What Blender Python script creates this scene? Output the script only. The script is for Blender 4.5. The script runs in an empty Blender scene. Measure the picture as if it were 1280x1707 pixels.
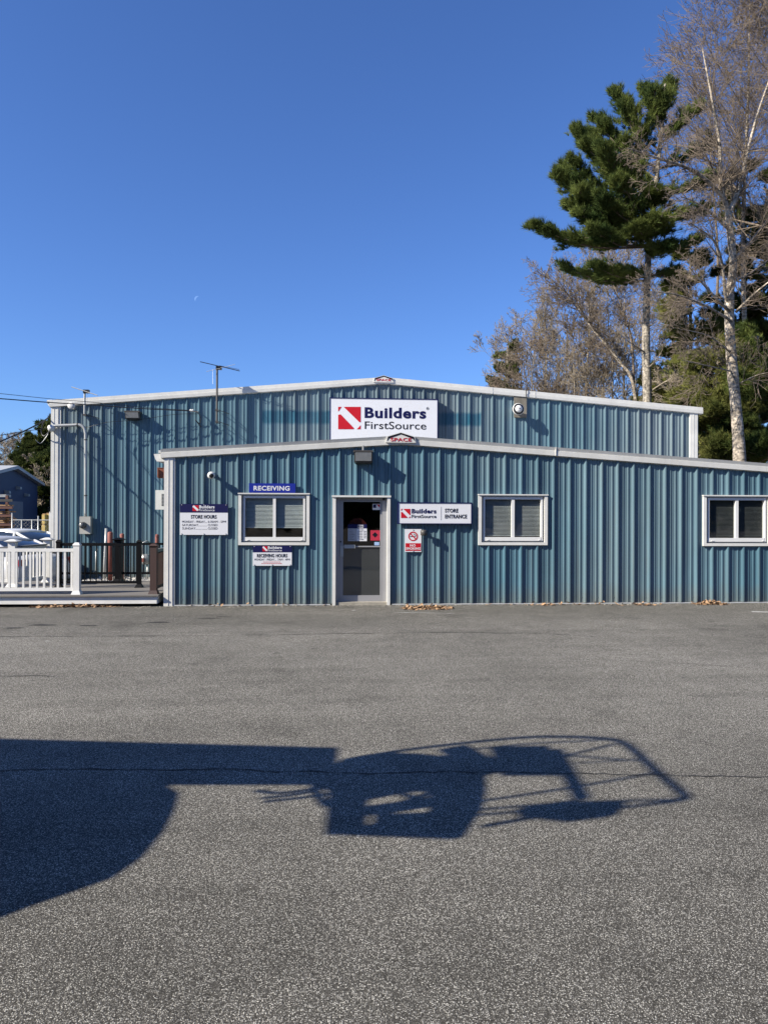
import bpy, math, random
import numpy as np
from mathutils import Vector, Matrix, Euler
R = math.radians
random.seed(7)
S = bpy.context.scene
COL = S.collection

# ------------------------------------------------------------------ camera
FPX = 1220.0
CAMZ = 1.8
YAW = R(4.05); PITCH = R(0.16); ROLL = R(0.2)
cam_d = bpy.data.cameras.new('camera')
cam = bpy.data.objects.new('camera', cam_d); COL.objects.link(cam)
cam_d.sensor_fit = 'VERTICAL'; cam_d.sensor_height = 24.0
cam_d.lens = FPX / 1707.0 * 24.0
cam_d.clip_end = 6000; cam_d.clip_start = 0.05
Mc = Matrix.Rotation(-YAW, 3, 'Z') @ Matrix.Rotation(R(90) + PITCH, 3, 'X') @ Matrix.Rotation(ROLL, 3, 'Z')
cam.matrix_world = Matrix.Translation((0, 0, CAMZ)) @ Mc.to_4x4()
S.camera = cam
S.render.resolution_x = 767; S.render.resolution_y = 1024

def ray(x, y):
    return Mc @ Vector(((x - 640) / FPX, -(y - 853.5) / FPX, -1.0))
def onY(x, y, Y):
    d = ray(x, y); t = Y / d.y
    return Vector((d.x * t, Y, CAMZ + d.z * t))
def onG(x, y, z=0.0):
    d = ray(x, y); t = (z - CAMZ) / d.z
    return Vector((d.x * t, d.y * t, z))
def XZ(x, y, Y):
    p = onY(x, y, Y); return p.x, p.z

YF = 14.48           # pan plane of the front annex wall
YM = 20.7            # pan plane of the main shed wall

# ------------------------------------------------------------------ light
SUN_AZ = R(67); SUN_EL = R(32)
TOSUN = Vector((-math.sin(SUN_AZ) * math.cos(SUN_EL), -math.cos(SUN_AZ) * math.cos(SUN_EL), math.sin(SUN_EL)))
sd = bpy.data.lights.new('sun', 'SUN'); sd.energy = 5.0; sd.angle = R(0.5); sd.color = (1.0, 0.925, 0.79)
so = bpy.data.objects.new('sun', sd); COL.objects.link(so)
so.rotation_euler = TOSUN.to_track_quat('Z', 'Y').to_euler()
so.location = (-20, -10, 20)
W = bpy.data.worlds.new('World'); S.world = W; W.use_nodes = True
nt = W.node_tree
bg = nt.nodes['Background']
sky = nt.nodes.new('ShaderNodeTexSky'); sky.sky_type = 'NISHITA'; sky.sun_disc = False
sky.sun_elevation = SUN_EL; sky.sun_rotation = math.atan2(TOSUN.x, TOSUN.y)
sky.air_density = 1.0; sky.dust_density = 0.35; sky.ozone_density = 3.0; sky.altitude = 30
tint = nt.nodes.new('ShaderNodeVectorMath'); tint.operation = 'MULTIPLY'; tint.inputs[1].default_value = (0.73, 1.02, 1.58)   # deep, clean early-spring air
nt.links.new(sky.outputs[0], tint.inputs[0]); nt.links.new(tint.outputs[0], bg.inputs[0]); bg.inputs[1].default_value = 0.052
S.view_settings.view_transform = 'Standard'; S.view_settings.look = 'None'
S.view_settings.gamma = 1.0; S.view_settings.exposure = 1.13

# ------------------------------------------------------------------ materials
ALB = 0.68     # the place is a little darker than clean paint and new concrete
def lin(c):
    return tuple(((v / 255) / 12.92 if v / 255 <= 0.04045 else ((v / 255 + 0.055) / 1.055) ** 2.4) for v in c)
def mat(name, color, rough=0.6, metal=0.0, var=0.12, vscale=3.0, bump=0.0, bscale=30.0, spec=0.5, fine=0.0, fscale=60.0, stretch=None):
    m = bpy.data.materials.new(name); m.use_nodes = True
    n = m.node_tree; p = n.nodes['Principled BSDF']
    p.inputs['Roughness'].default_value = rough; p.inputs['Metallic'].default_value = metal
    p.inputs['Specular IOR Level'].default_value = spec
    tc = n.nodes.new('ShaderNodeTexCoord')
    src = tc.outputs['Object']
    if stretch:
        mp = n.nodes.new('ShaderNodeMapping'); mp.inputs['Scale'].default_value = stretch
        n.links.new(src, mp.inputs[0]); src = mp.outputs[0]
    nz = n.nodes.new('ShaderNodeTexNoise'); nz.inputs['Scale'].default_value = vscale; nz.inputs['Detail'].default_value = 5
    n.links.new(src, nz.inputs['Vector'])
    mr = n.nodes.new('ShaderNodeMapRange'); mr.inputs['From Min'].default_value = 0.3; mr.inputs['From Max'].default_value = 0.7
    mr.inputs['To Min'].default_value = 1 - var; mr.inputs['To Max'].default_value = 1 + var
    n.links.new(nz.outputs['Fac'], mr.inputs['Value'])
    val = mr.outputs[0]
    if fine:
        n2 = n.nodes.new('ShaderNodeTexNoise'); n2.inputs['Scale'].default_value = fscale; n2.inputs['Detail'].default_value = 2
        n.links.new(src, n2.inputs['Vector'])
        m2 = n.nodes.new('ShaderNodeMapRange'); m2.inputs['From Min'].default_value = 0.3; m2.inputs['From Max'].default_value = 0.7
        m2.inputs['To Min'].default_value = 1 - fine; m2.inputs['To Max'].default_value = 1 + fine
        n.links.new(n2.outputs['Fac'], m2.inputs['Value'])
        mm = n.nodes.new('ShaderNodeMath'); mm.operation = 'MULTIPLY'
        n.links.new(val, mm.inputs[0]); n.links.new(m2.outputs[0], mm.inputs[1]); val = mm.outputs[0]
    vm = n.nodes.new('ShaderNodeVectorMath'); vm.operation = 'SCALE'; vm.inputs[0].default_value = tuple(v * ALB for v in color[:3])
    n.links.new(val, vm.inputs['Scale']); n.links.new(vm.outputs[0], p.inputs['Base Color'])
    if bump:
        nb = n.nodes.new('ShaderNodeTexNoise'); nb.inputs['Scale'].default_value = bscale; nb.inputs['Detail'].default_value = 3
        n.links.new(src, nb.inputs['Vector'])
        b = n.nodes.new('ShaderNodeBump'); b.inputs['Strength'].default_value = bump; b.inputs['Distance'].default_value = 0.02
        n.links.new(nb.outputs['Fac'], b.inputs['Height']); n.links.new(b.outputs[0], p.inputs['Normal'])
    return m

def wall_material(name, base, band=None):
    """weathered painted steel siding: sheet-to-sheet fading, rain streaks, slight oil canning"""
    m = bpy.data.materials.new(name); m.use_nodes = True
    n = m.node_tree; L = n.links.new; p = n.nodes['Principled BSDF']
    p.inputs['Roughness'].default_value = 0.33; p.inputs['Specular IOR Level'].default_value = 0.5
    tc = n.nodes.new('ShaderNodeNewGeometry'); sp = n.nodes.new('ShaderNodeSeparateXYZ'); L(tc.outputs['Position'], sp.inputs[0])
    def noise(scale, st, det=4):
        mp = n.nodes.new('ShaderNodeMapping'); mp.inputs['Scale'].default_value = st
        L(tc.outputs['Position'], mp.inputs[0])
        q = n.nodes.new('ShaderNodeTexNoise'); q.inputs['Scale'].default_value = scale; q.inputs['Detail'].default_value = det
        L(mp.outputs[0], q.inputs['Vector']); return q.outputs['Fac']
    def mr(v, a, b, c, d):
        q = n.nodes.new('ShaderNodeMapRange'); q.inputs[1].default_value = a; q.inputs[2].default_value = b
        q.inputs[3].default_value = c; q.inputs[4].default_value = d; L(v, q.inputs[0]); return q.outputs[0]
    def math_(op, a, b):
        q = n.nodes.new('ShaderNodeMath'); q.operation = op
        for i, v in enumerate((a, b)):
            if isinstance(v, (int, float)): q.inputs[i].default_value = v
            else: L(v, q.inputs[i])
        return q.outputs[0]
    sheet = noise(0.9, (1.0, 0.2, 0.02), 2)
    streak = noise(5.0, (2.2, 1.0, 0.10), 5)
    patch = noise(0.45, (1, 1, 1), 4)
    v = math_('MULTIPLY', mr(sheet, 0.3, 0.7, 0.88, 1.14), mr(streak, 0.3, 0.7, 0.87, 1.12))
    v = math_('MULTIPLY', v, mr(patch, 0.3, 0.7, 0.90, 1.10))
    c1 = n.nodes.new('ShaderNodeMixRGB'); c1.inputs[1].default_value = (*base, 1)
    c1.inputs[2].default_value = (base[0] * 1.75, base[1] * 1.15, base[2] * 0.97, 1)   # chalky faded
    L(mr(noise(0.25, (1, 1, .6), 3), 0.4, 0.62, 0, 0.75), c1.inputs[0])
    col = c1.outputs[0]
    if band:
        xa, xb, za, zb, bc = band
        wob = mr(noise(6, (1, 1, 1), 4), 0, 1, -.05, .05); X_ = math_('ADD', sp.outputs[0], wob); Z_ = math_('ADD', sp.outputs[2], wob)
        k = math_('MULTIPLY', mr(X_, xa - .03, xa + .03, 0, 1), mr(X_, xb - .03, xb + .03, 1, 0))
        k = math_('MULTIPLY', k, math_('MULTIPLY', mr(Z_, za - .04, za + .04, 0, 1), mr(Z_, zb - .04, zb + .04, 1, 0)))
        k = math_('MULTIPLY', k, mr(noise(2.5, (1, 1, .4), 4), .3, .7, .7, 1.0))
        c2 = n.nodes.new('ShaderNodeMixRGB'); L(k, c2.inputs[0]); L(col, c2.inputs[1]); c2.inputs[2].default_value = (*bc, 1)
        col = c2.outputs[0]
    # mud splashed up from the paving, and grime runs
    sp_ = mr(math_('ADD', sp.outputs[2], mr(noise(7, (1, 1, .6), 5), 0, 1, -0.22, 0.22)), 0.02, 0.42, 0.55, 0.0)
    c3 = n.nodes.new('ShaderNodeMixRGB'); L(sp_, c3.inputs[0]); L(col, c3.inputs[1]); c3.inputs[2].default_value = (0.10, 0.098, 0.085, 1); col = c3.outputs[0]
    gr = mr(noise(3.0, (3.5, 1, .12), 6), 0.60, 0.74, 0.0, 0.40)
    c4 = n.nodes.new('ShaderNodeMixRGB'); L(gr, c4.inputs[0]); L(col, c4.inputs[1]); c4.inputs[2].default_value = (0.115, 0.125, 0.12, 1); col = c4.outputs[0]
    vm = n.nodes.new('ShaderNodeVectorMath'); vm.operation = 'SCALE'; L(col, vm.inputs[0]); L(v, vm.inputs['Scale'])
    L(vm.outputs[0], p.inputs['Base Color'])
    b = n.nodes.new('ShaderNodeBump'); b.inputs['Strength'].default_value = 0.35; b.inputs['Distance'].default_value = 0.03
    L(noise(1.6, (1.6, 1, .5), 2), b.inputs['Height']); L(b.outputs[0], p.inputs['Normal'])
    return m

def asphalt_material():
    m = bpy.data.materials.new('asphalt'); m.use_nodes = True
    n = m.node_tree; L = n.links.new; p = n.nodes['Principled BSDF']
    p.inputs['Roughness'].default_value = 0.9; p.inputs['Specular IOR Level'].default_value = 0.12
    tc = n.nodes.new('ShaderNodeTexCoord'); O = tc.outputs['Object']
    sp = n.nodes.new('ShaderNodeSeparateXYZ'); L(O, sp.inputs[0])
    def vor(sc):
        q = n.nodes.new('ShaderNodeTexVoronoi'); q.inputs['Scale'].default_value = sc; L(O, q.inputs['Vector']); return q
    def noise(sc, det=3, st=None):
        q = n.nodes.new('ShaderNodeTexNoise'); q.inputs['Scale'].default_value = sc; q.inputs['Detail'].default_value = det
        if st:
            mp = n.nodes.new('ShaderNodeMapping'); mp.inputs['Scale'].default_value = st; L(O, mp.inputs[0]); L(mp.outputs[0], q.inputs['Vector'])
        else: L(O, q.inputs['Vector'])
        return q.outputs['Fac']
    def mr(v, a, b, c, d):
        q = n.nodes.new('ShaderNodeMapRange'); q.inputs[1].default_value = a; q.inputs[2].default_value = b
        q.inputs[3].default_value = c; q.inputs[4].default_value = d; L(v, q.inputs[0]); return q.outputs[0]
    def mul(a, b, op='MULTIPLY'):
        q = n.nodes.new('ShaderNodeMath'); q.operation = op
        for i, v in enumerate((a, b)):
            if isinstance(v, (int, float)): q.inputs[i].default_value = v
            else: L(v, q.inputs[i])
        return q.outputs[0]
    v1 = vor(165); v2 = vor(300)
    s1 = n.nodes.new('ShaderNodeSeparateColor'); L(v1.outputs['Color'], s1.inputs[0])
    s2 = n.nodes.new('ShaderNodeSeparateColor'); L(v2.outputs['Color'], s2.inputs[0])
    # exposed stones: some cells light, most dark, binder between them
    st = mul(mr(s1.outputs[0], 0.35, 1.0, 0.0, 1.0), mr(v1.outputs['Distance'], 0.25, 0.62, 1.0, 0.0))
    st2 = mul(mr(s2.outputs[1], 0.45, 1.0, 0.0, 0.6), mr(v2.outputs['Distance'], 0.25, 0.6, 1.0, 0.0))
    k = mul(st, st2, 'ADD')
    cr = n.nodes.new('ShaderNodeValToRGB'); L(k, cr.inputs[0])
    e = cr.color_ramp.elements
    e[0].position = 0.0; e[0].color = (0.046, 0.043, 0.037, 1)
    e[1].position = 1.0; e[1].color = (0.60, 0.575, 0.50, 1)
    q = e.new(0.35); q.color = (0.208, 0.197, 0.171, 1)
    big = mr(noise(0.35, 5), 0.3, 0.7, 0.82, 1.16)
    mid = mr(noise(2.6, 5), 0.3, 0.7, 0.90, 1.10)
    wear = mr(noise(0.5, 3, (0.25, 1.4, 1)), 0.35, 0.65, 0.93, 1.08)
    v = mul(mul(big, mid), wear)
    # newer, darker strip of paving along the annex
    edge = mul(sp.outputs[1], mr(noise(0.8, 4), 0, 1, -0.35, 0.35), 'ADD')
    v = mul(v, mr(edge, 11.6, 13.4, 1.0, 0.84))
    v = mul(v, mr(edge, 2.5, 7.0, 1.02, 1.54))          # darker towards the camera: shade in the voids between stones, put into the colour
    pit = mr(noise(95, 2), 0.36, 0.50, 0.5, 1.0); v = mul(v, pit)
    stain = mr(noise(1.1, 6), 0.57, 0.72, 1.0, 0.76); v = mul(v, stain)
    drip = mr(noise(3.2, 2), 0.70, 0.76, 1.0, 0.66); v = mul(v, drip)
    track = mr(noise(1.0, 3, (0.06, 2.2, 1)), 0.52, 0.66, 1.0, 0.88); v = mul(v, track)
    vm = n.nodes.new('ShaderNodeVectorMath'); vm.operation = 'SCALE'; L(cr.outputs[0], vm.inputs[0]); L(v, vm.inputs['Scale'])
    L(vm.outputs[0], p.inputs['Base Color'])
    b = n.nodes.new('ShaderNodeBump'); b.inputs['Strength'].default_value = 0.55; b.inputs['Distance'].default_value = 0.006
    L(mul(k, noise(60, 3), 'ADD'), b.inputs['Height']); L(b.outputs[0], p.inputs['Normal'])
    return m

def glass_material(name='window_glass', tint=0.80, refl=1.0):
    m = bpy.data.materials.new(name); m.use_nodes = True
    n = m.node_tree; n.nodes.clear(); L = n.links.new
    o = n.nodes.new('ShaderNodeOutputMaterial'); t = n.nodes.new('ShaderNodeBsdfTransparent'); t.inputs[0].default_value = (tint, tint * 1.02, tint, 1)
    g = n.nodes.new('ShaderNodeBsdfGlossy'); g.inputs['Roughness'].default_value = 0.03; g.inputs[0].default_value = (refl, refl, refl, 1)
    ge = n.nodes.new('ShaderNodeNewGeometry')            # Schlick reflectance, the same from both sides of the pane
    def mth(op, a, b=None):
        q = n.nodes.new('ShaderNodeMath'); q.operation = op
        for i, v in enumerate((a, b)):
            if v is None: continue
            if isinstance(v, (int, float)): q.inputs[i].default_value = v
            else: L(v, q.inputs[i])
        return q.outputs[0]
    dt = n.nodes.new('ShaderNodeVectorMath'); dt.operation = 'DOT_PRODUCT'; L(ge.outputs['Incoming'], dt.inputs[0]); L(ge.outputs['Normal'], dt.inputs[1])
    fres = mth('ADD', mth('MULTIPLY', mth('POWER', mth('SUBTRACT', 1.0, mth('ABSOLUTE', dt.outputs['Value'])), 5.0), 0.9), 0.08)
    tc = n.nodes.new('ShaderNodeTexCoord'); nz = n.nodes.new('ShaderNodeTexNoise'); nz.inputs['Scale'].default_value = 1.5; L(tc.outputs['Object'], nz.inputs['Vector'])
    b = n.nodes.new('ShaderNodeBump'); b.inputs['Strength'].default_value = 0.05; L(nz.outputs['Fac'], b.inputs['Height']); L(b.outputs[0], g.inputs['Normal'])
    x = n.nodes.new('ShaderNodeMixShader'); L(fres, x.inputs[0]); L(t.outputs[0], x.inputs[1]); L(g.outputs[0], x.inputs[2])
    L(x.outputs[0], o.inputs[0]); return m

def foliage_material(name, c1, c2, sc=0.7):
    m = bpy.data.materials.new(name); m.use_nodes = True
    n = m.node_tree; n.nodes.clear(); L = n.links.new
    o = n.nodes.new('ShaderNodeOutputMaterial')
    tc = n.nodes.new('ShaderNodeTexCoord'); nz = n.nodes.new('ShaderNodeTexNoise'); nz.inputs['Scale'].default_value = sc; nz.inputs['Detail'].default_value = 6
    L(tc.outputs['Object'], nz.inputs['Vector'])
    cr = n.nodes.new('ShaderNodeValToRGB'); L(nz.outputs['Fac'], cr.inputs[0])
    cr.color_ramp.elements[0].position = 0.35; cr.color_ramp.elements[0].color = (*c1, 1)
    cr.color_ramp.elements[1].position = 0.65; cr.color_ramp.elements[1].color = (*c2, 1)
    d = n.nodes.new('ShaderNodeBsdfDiffuse'); t = n.nodes.new('ShaderNodeBsdfTranslucent')
    L(cr.outputs[0], d.inputs[0]); L(cr.outputs[0], t.inputs[0])
    x = n.nodes.new('ShaderNodeMixShader'); x.inputs[0].default_value = 0.25; L(d.outputs[0], x.inputs[1]); L(t.outputs[0], x.inputs[2])
    L(x.outputs[0], o.inputs[0]); return m

BLUE = (0.056, 0.120, 0.160)
_xa, _zb = XZ(437, 684, YM); _xb, _za = XZ(801, 710, YM)
M = dict(
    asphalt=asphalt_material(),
    siding=wall_material('blue_siding', BLUE),
    siding_main=wall_material('faded_blue_siding', (0.070, 0.128, 0.162), band=(_xa, _xb, _za, _zb, (0.014, 0.066, 0.105))),
    trim=mat('white_trim', (0.74, 0.735, 0.70), 0.45, var=0.06, vscale=2.0, fine=0.04, fscale=9, bump=0.15, bscale=3),
    trim_d=mat('grey_trim', (0.52, 0.54, 0.55), 0.5, var=0.06),
    vinyl=mat('white_vinyl', (0.80, 0.80, 0.79), 0.4, var=0.03),
    roof=mat('roof_steel', (0.55, 0.56, 0.57), 0.45, var=0.1),
    dark=mat('dark_interior', (0.035, 0.033, 0.03), 0.8),
    room=mat('room_wall', (0.14, 0.12, 0.085), 0.9),
    blind_m=mat('grey_blind_slats', (0.38, 0.41, 0.42), 0.6, var=.3, vscale=1.5), blind_d=mat('dark_blind_slats', (0.07, 0.078, 0.08), 0.6),
    blind=mat('blind_slats', (0.60, 0.66, 0.68), 0.6, var=0.03),
    glass=glass_material(),
    doorglass=glass_material('door_glass', 0.5, 1.0),
    alu=mat('aluminium_frame', (0.42, 0.42, 0.44), 0.35, metal=0.3, var=0.05),
    galv=mat('galvanised_steel', (0.50, 0.51, 0.50), 0.4, metal=0.4, var=0.12, vscale=6),
    board=mat('sign_white', (0.80, 0.81, 0.85), 0.35, var=0.015),
    navy=mat('sign_navy', (0.004, 0.006, 0.07), 0.6, var=0.05, spec=0.2),
    blue=mat('sign_blue', (0.008, 0.024, 0.30), 0.6, var=0.05, spec=0.2),
    ink=mat('ink_black', (0.006, 0.006, 0.015), 0.7, var=0.02, spec=0.15),
    red=mat('sign_red', (0.55, 0.008, 0.022), 0.6, var=0.04, spec=0.2),
    pink=mat('sticker_red', (0.50, 0.03, 0.06), 0.4, var=0.04),
    grey=mat('light_grey_ink', (0.42, 0.43, 0.46), 0.5, var=0.02),
    black=mat('black_metal', (0.012, 0.012, 0.014), 0.4, var=0.1),
    bronze=mat('dark_bronze', (0.06, 0.055, 0.05), 0.5, var=0.15),
    lens=mat('light_lens', (0.34, 0.35, 0.35), 0.25, var=0.1, vscale=12),
    wood_w=mat('weathered_plywood', (0.21, 0.19, 0.155), 0.9, var=0.25, vscale=7, stretch=(1, 1, .3)),
    conc=mat('concrete', (0.38, 0.35, 0.29), 0.9, var=0.18, vscale=8, fine=.15, fscale=90),
    deck=mat('deck_boards', (0.20, 0.185, 0.17), 0.7, var=0.12, vscale=4, stretch=(1, 9, 1)),
    pvc=mat('white_pvc', (0.82, 0.815, 0.79), 0.4, var=0.07, vscale=5, fine=.04),
    cap=mat('grey_composite', (0.16, 0.165, 0.17), 0.6, var=0.08),
    blackrail=mat('black_rail', (0.004, 0.004, 0.005), 0.45, var=0.1, spec=0.15),
    brown=mat('brown_composite', (0.055, 0.026, 0.020), 0.55, var=0.1),
    rust=mat('faded_red_paint', (0.27, 0.075, 0.055), 0.7, var=0.18, vscale=9),
    rackred=mat('rack_paint', (0.12, 0.045, 0.03), 0.7), orange=mat('orange_red_plastic', (0.26, 0.075, 0.035), 0.5, var=0.15, vscale=12),
    bark=mat('birch_bark', (0.37, 0.315, 0.25), 0.9, var=0.45, vscale=2.0, fine=0.75, fscale=5.5, stretch=(1, 1, 1.6)),
    bark2=mat('pine_bark', (0.29, 0.255, 0.205), 0.95, var=0.45, vscale=2.5, fine=0.7, fscale=9),
    twig=mat('twig_bark', (0.205, 0.16, 0.12), 0.9, var=0.25, vscale=1.2),
    twig2=mat('reddish_twigs', (0.19, 0.145, 0.105), 0.9, var=0.3, vscale=0.7),
    twig3=mat('grey_twigs', (0.30, 0.25, 0.185), 0.9, var=0.3, vscale=0.7),
    needles3=foliage_material('yellow_green_needles', (0.060, 0.075, 0.022), (0.19, 0.19, 0.058), 0.5),  # lighter, yellower green foliage for some of the pines
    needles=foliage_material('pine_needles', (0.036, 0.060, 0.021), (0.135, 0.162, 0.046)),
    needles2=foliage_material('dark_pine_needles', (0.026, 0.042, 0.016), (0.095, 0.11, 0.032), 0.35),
    floor=mat('forest_floor', (0.13, 0.10, 0.065), 0.95, var=0.3, vscale=1.5),
    leaf=mat('dead_leaves', (0.38, 0.235, 0.13), 0.85, var=0.75, vscale=18),
    carw=mat('white_car_paint', (0.80, 0.81, 0.82), 0.2, var=0.01),
    cars=mat('silver_car_paint', (0.62, 0.63, 0.66), 0.22, metal=0.1, var=0.01),
    carglass=mat('car_glass', (0.022, 0.032, 0.05), 0.12, var=0.01, spec=0.7),
    tyre=mat('tyre_rubber', (0.018, 0.018, 0.018), 0.85),
    lamp_r=mat('tail_lamp', (0.35, 0.01, 0.012), 0.25),
    navyshed=mat('navy_siding', (0.022, 0.045, 0.12), 0.6, var=0.08),
    crate=mat('yellow_wrap', (0.72, 0.52, 0.16), 0.6, var=0.2, vscale=2),
    lumber=mat('stacked_lumber', (0.42, 0.26, 0.13), 0.8, var=0.3, vscale=5),
    paint=mat('road_paint', (0.66, 0.66, 0.63), 0.8, var=0.25, vscale=14),
    tar=mat('crack_tar', (0.014, 0.014, 0.013), 0.85, var=0.1),
    tarlight=mat('worn_patch', (0.26, 0.25, 0.225), 0.95, var=0.3, vscale=9),
    lift=mat('lift_orange', (0.50, 0.17, 0.03), 0.45),
    moon=mat('moon_dust', (0.62, 0.80, 0.98), 0.95, var=0.02),
    gravel=mat('pale_gravel', (0.48, 0.46, 0.43), 0.9, var=0.25, vscale=12, bump=.5),
)

# ------------------------------------------------------------------ mesh helpers
class MB:
    def __init__(s): s.v = []; s.f = []
    def add(s, vs, fs):
        o = len(s.v); s.v.extend([tuple(v) for v in vs]); s.f.extend([tuple(i + o for i in f) for f in fs]); return s
    def quad(s, a, b, c, d): return s.add([a, b, c, d], [(0, 1, 2, 3)])
    def box(s, x0, y0, z0, x1, y1, z1):
        x0, x1 = sorted((x0, x1)); y0, y1 = sorted((y0, y1)); z0, z1 = sorted((z0, z1))
        return s.hexa([(x0, y0, z0), (x1, y0, z0), (x1, y1, z0), (x0, y1, z0), (x0, y0, z1), (x1, y0, z1), (x1, y1, z1), (x0, y1, z1)])
    def hexa(s, v):
        return s.add(v, [(3, 2, 1, 0), (4, 5, 6, 7), (0, 1, 5, 4), (1, 2, 6, 5), (2, 3, 7, 6), (3, 0, 4, 7)])
    def prism(s, poly, y0, y1):            # poly in x,z extruded along y (y0 nearer the camera)
        n = len(poly); a = sum(poly[i][0] * poly[(i + 1) % n][1] - poly[(i + 1) % n][0] * poly[i][1] for i in range(n))
        if a < 0: poly = poly[::-1]
        vs = [(x, y0, z) for x, z in poly] + [(x, y1, z) for x, z in poly]
        fs = [tuple(range(n)), tuple(range(2 * n - 1, n - 1, -1))] + [(i + n, (i + 1) % n + n, (i + 1) % n, i) for i in range(n)]
        return s.add(vs, fs)
    def slab(s, poly, z0, z1):             # poly in x,y extruded in z
        n = len(poly); a = sum(poly[i][0] * poly[(i + 1) % n][1] - poly[(i + 1) % n][0] * poly[i][1] for i in range(n))
        if a < 0: poly = poly[::-1]
        vs = [(x, y, z0) for x, y in poly] + [(x, y, z1) for x, y in poly]
        fs = [tuple(range(n - 1, -1, -1)), tuple(range(n, 2 * n))] + [(i, (i + 1) % n, (i + 1) % n + n, i + n) for i in range(n)]
        return s.add(vs, fs)
    def tube(s, pts, r, n=8, caps=True):
        pts = [Vector(p) for p in pts]; rs = r if isinstance(r, (list, tuple)) else [r] * len(pts)
        t0 = (pts[1] - pts[0]).normalized(); up = Vector((0, 0, 1)) if abs(t0.z) < 0.9 else Vector((0, 1, 0))
        u = t0.cross(up).normalized(); vs = []
        for i, p in enumerate(pts):
            t = (pts[min(i + 1, len(pts) - 1)] - pts[max(i - 1, 0)]).normalized()
            u = (u - t * u.dot(t)).normalized(); w = t.cross(u)
            for k in range(n):
                a = 2 * math.pi * k / n; vs.append(p + (u * math.cos(a) + w * math.sin(a)) * rs[i])
        fs = []
        for i in range(len(pts) - 1):
            for k in range(n):
                fs.append((i * n + k, i * n + (k + 1) % n, (i + 1) * n + (k + 1) % n, (i + 1) * n + k))
        if caps: fs += [tuple(range(n - 1, -1, -1)), tuple((len(pts) - 1) * n + k for k in range(n))]
        return s.add(vs, fs)
    def lathe(s, c, axis, prof, n=20):     # prof: list of (distance along axis, radius)
        c = Vector(c); axis = Vector(axis).normalized()
        u = axis.orthogonal().normalized(); w = axis.cross(u); vs = []; m = len(prof)
        for (h, r) in prof:
            for k in range(n):
                a = 2 * math.pi * k / n; vs.append(c + axis * h + (u * math.cos(a) + w * math.sin(a)) * max(r, 1e-4))
        fs = [(i * n + k, i * n + (k + 1) % n, (i + 1) * n + (k + 1) % n, (i + 1) * n + k) for i in range(m - 1) for k in range(n)]
        fs += [tuple(range(n - 1, -1, -1)), tuple((m - 1) * n + k for k in range(n))]
        return s.add(vs, fs)
    def build(s, name, m, parent=None, smooth=False):
        return link(name, s.v, s.f, m, parent, smooth)

def origin(o):
    p = Vector((0, 0, 0))
    while o is not None: p += o.location; o = o.parent
    return p
def link(name, v, f, m, parent=None, smooth=False):
    me = bpy.data.meshes.new(name)
    off = origin(parent) if parent else Vector((0, 0, 0))
    if off.length > 0: v = [(a[0] - off.x, a[1] - off.y, a[2] - off.z) for a in v]
    me.from_pydata(v, [], f); me.update()
    if smooth: me.shade_smooth()
    me.materials.append(M[m] if isinstance(m, str) else m)
    o = bpy.data.objects.new(name, me); COL.objects.link(o)
    if parent: o.parent = parent
    return o
def tag(o, label=None, cat=None, group=None, kind=None):
    if label: o['label'] = label
    if cat: o['category'] = cat
    if group: o['group'] = group
    if kind: o['kind'] = kind
    return o
def thing(name, label, cat, loc=(0, 0, 0), group=None):
    o = bpy.data.objects.new(name, None); COL.objects.link(o); o.location = loc; o.empty_display_size = 0.2
    return tag(o, label, cat, group)
def struct(o): o['kind'] = 'structure'; return o

def text(s, x0, y0, x1, y1, Y, m, parent, bold=0.0, depth=0.004, name='lettering', keepw=False):
    """letters whose box fills the given box of wall coordinates at depth Y (pixel corners)"""
    xa, zt = XZ(x0, y0, Y); xb, zb = XZ(x1, y1, Y)
    cu = bpy.data.curves.new('t', 'FONT'); cu.body = s; cu.extrude = 0.5; cu.offset = bold; cu.space_character = 1.0 + bold * 2.6; cu.resolution_u = 4
    ob = bpy.data.objects.new('t', cu); COL.objects.link(ob)
    dg = bpy.context.evaluated_depsgraph_get(); me = bpy.data.meshes.new_from_object(ob.evaluated_get(dg))
    bpy.data.objects.remove(ob)
    co = np.empty(len(me.vertices) * 3); me.vertices.foreach_get('co', co); co = co.reshape(-1, 3)
    mn, mx = co.min(0), co.max(0)
    off = origin(parent)
    out = np.empty_like(co)
    out[:, 0] = xa + (co[:, 0] - mn[0]) / (mx[0] - mn[0]) * (xb - xa) - off.x
    out[:, 2] = zb + (co[:, 1] - mn[1]) / (mx[1] - mn[1]) * (zt - zb) - off.z
    out[:, 1] = Y - depth * (co[:, 2] > 0) + 0.001 - off.y
    me.vertices.foreach_set('co', out.ravel()); me.update(); me.name = name
    me.materials.clear(); me.materials.append(M[m])
    o = bpy.data.objects.new(name, me); COL.objects.link(o); o.parent = parent
    return o

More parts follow.
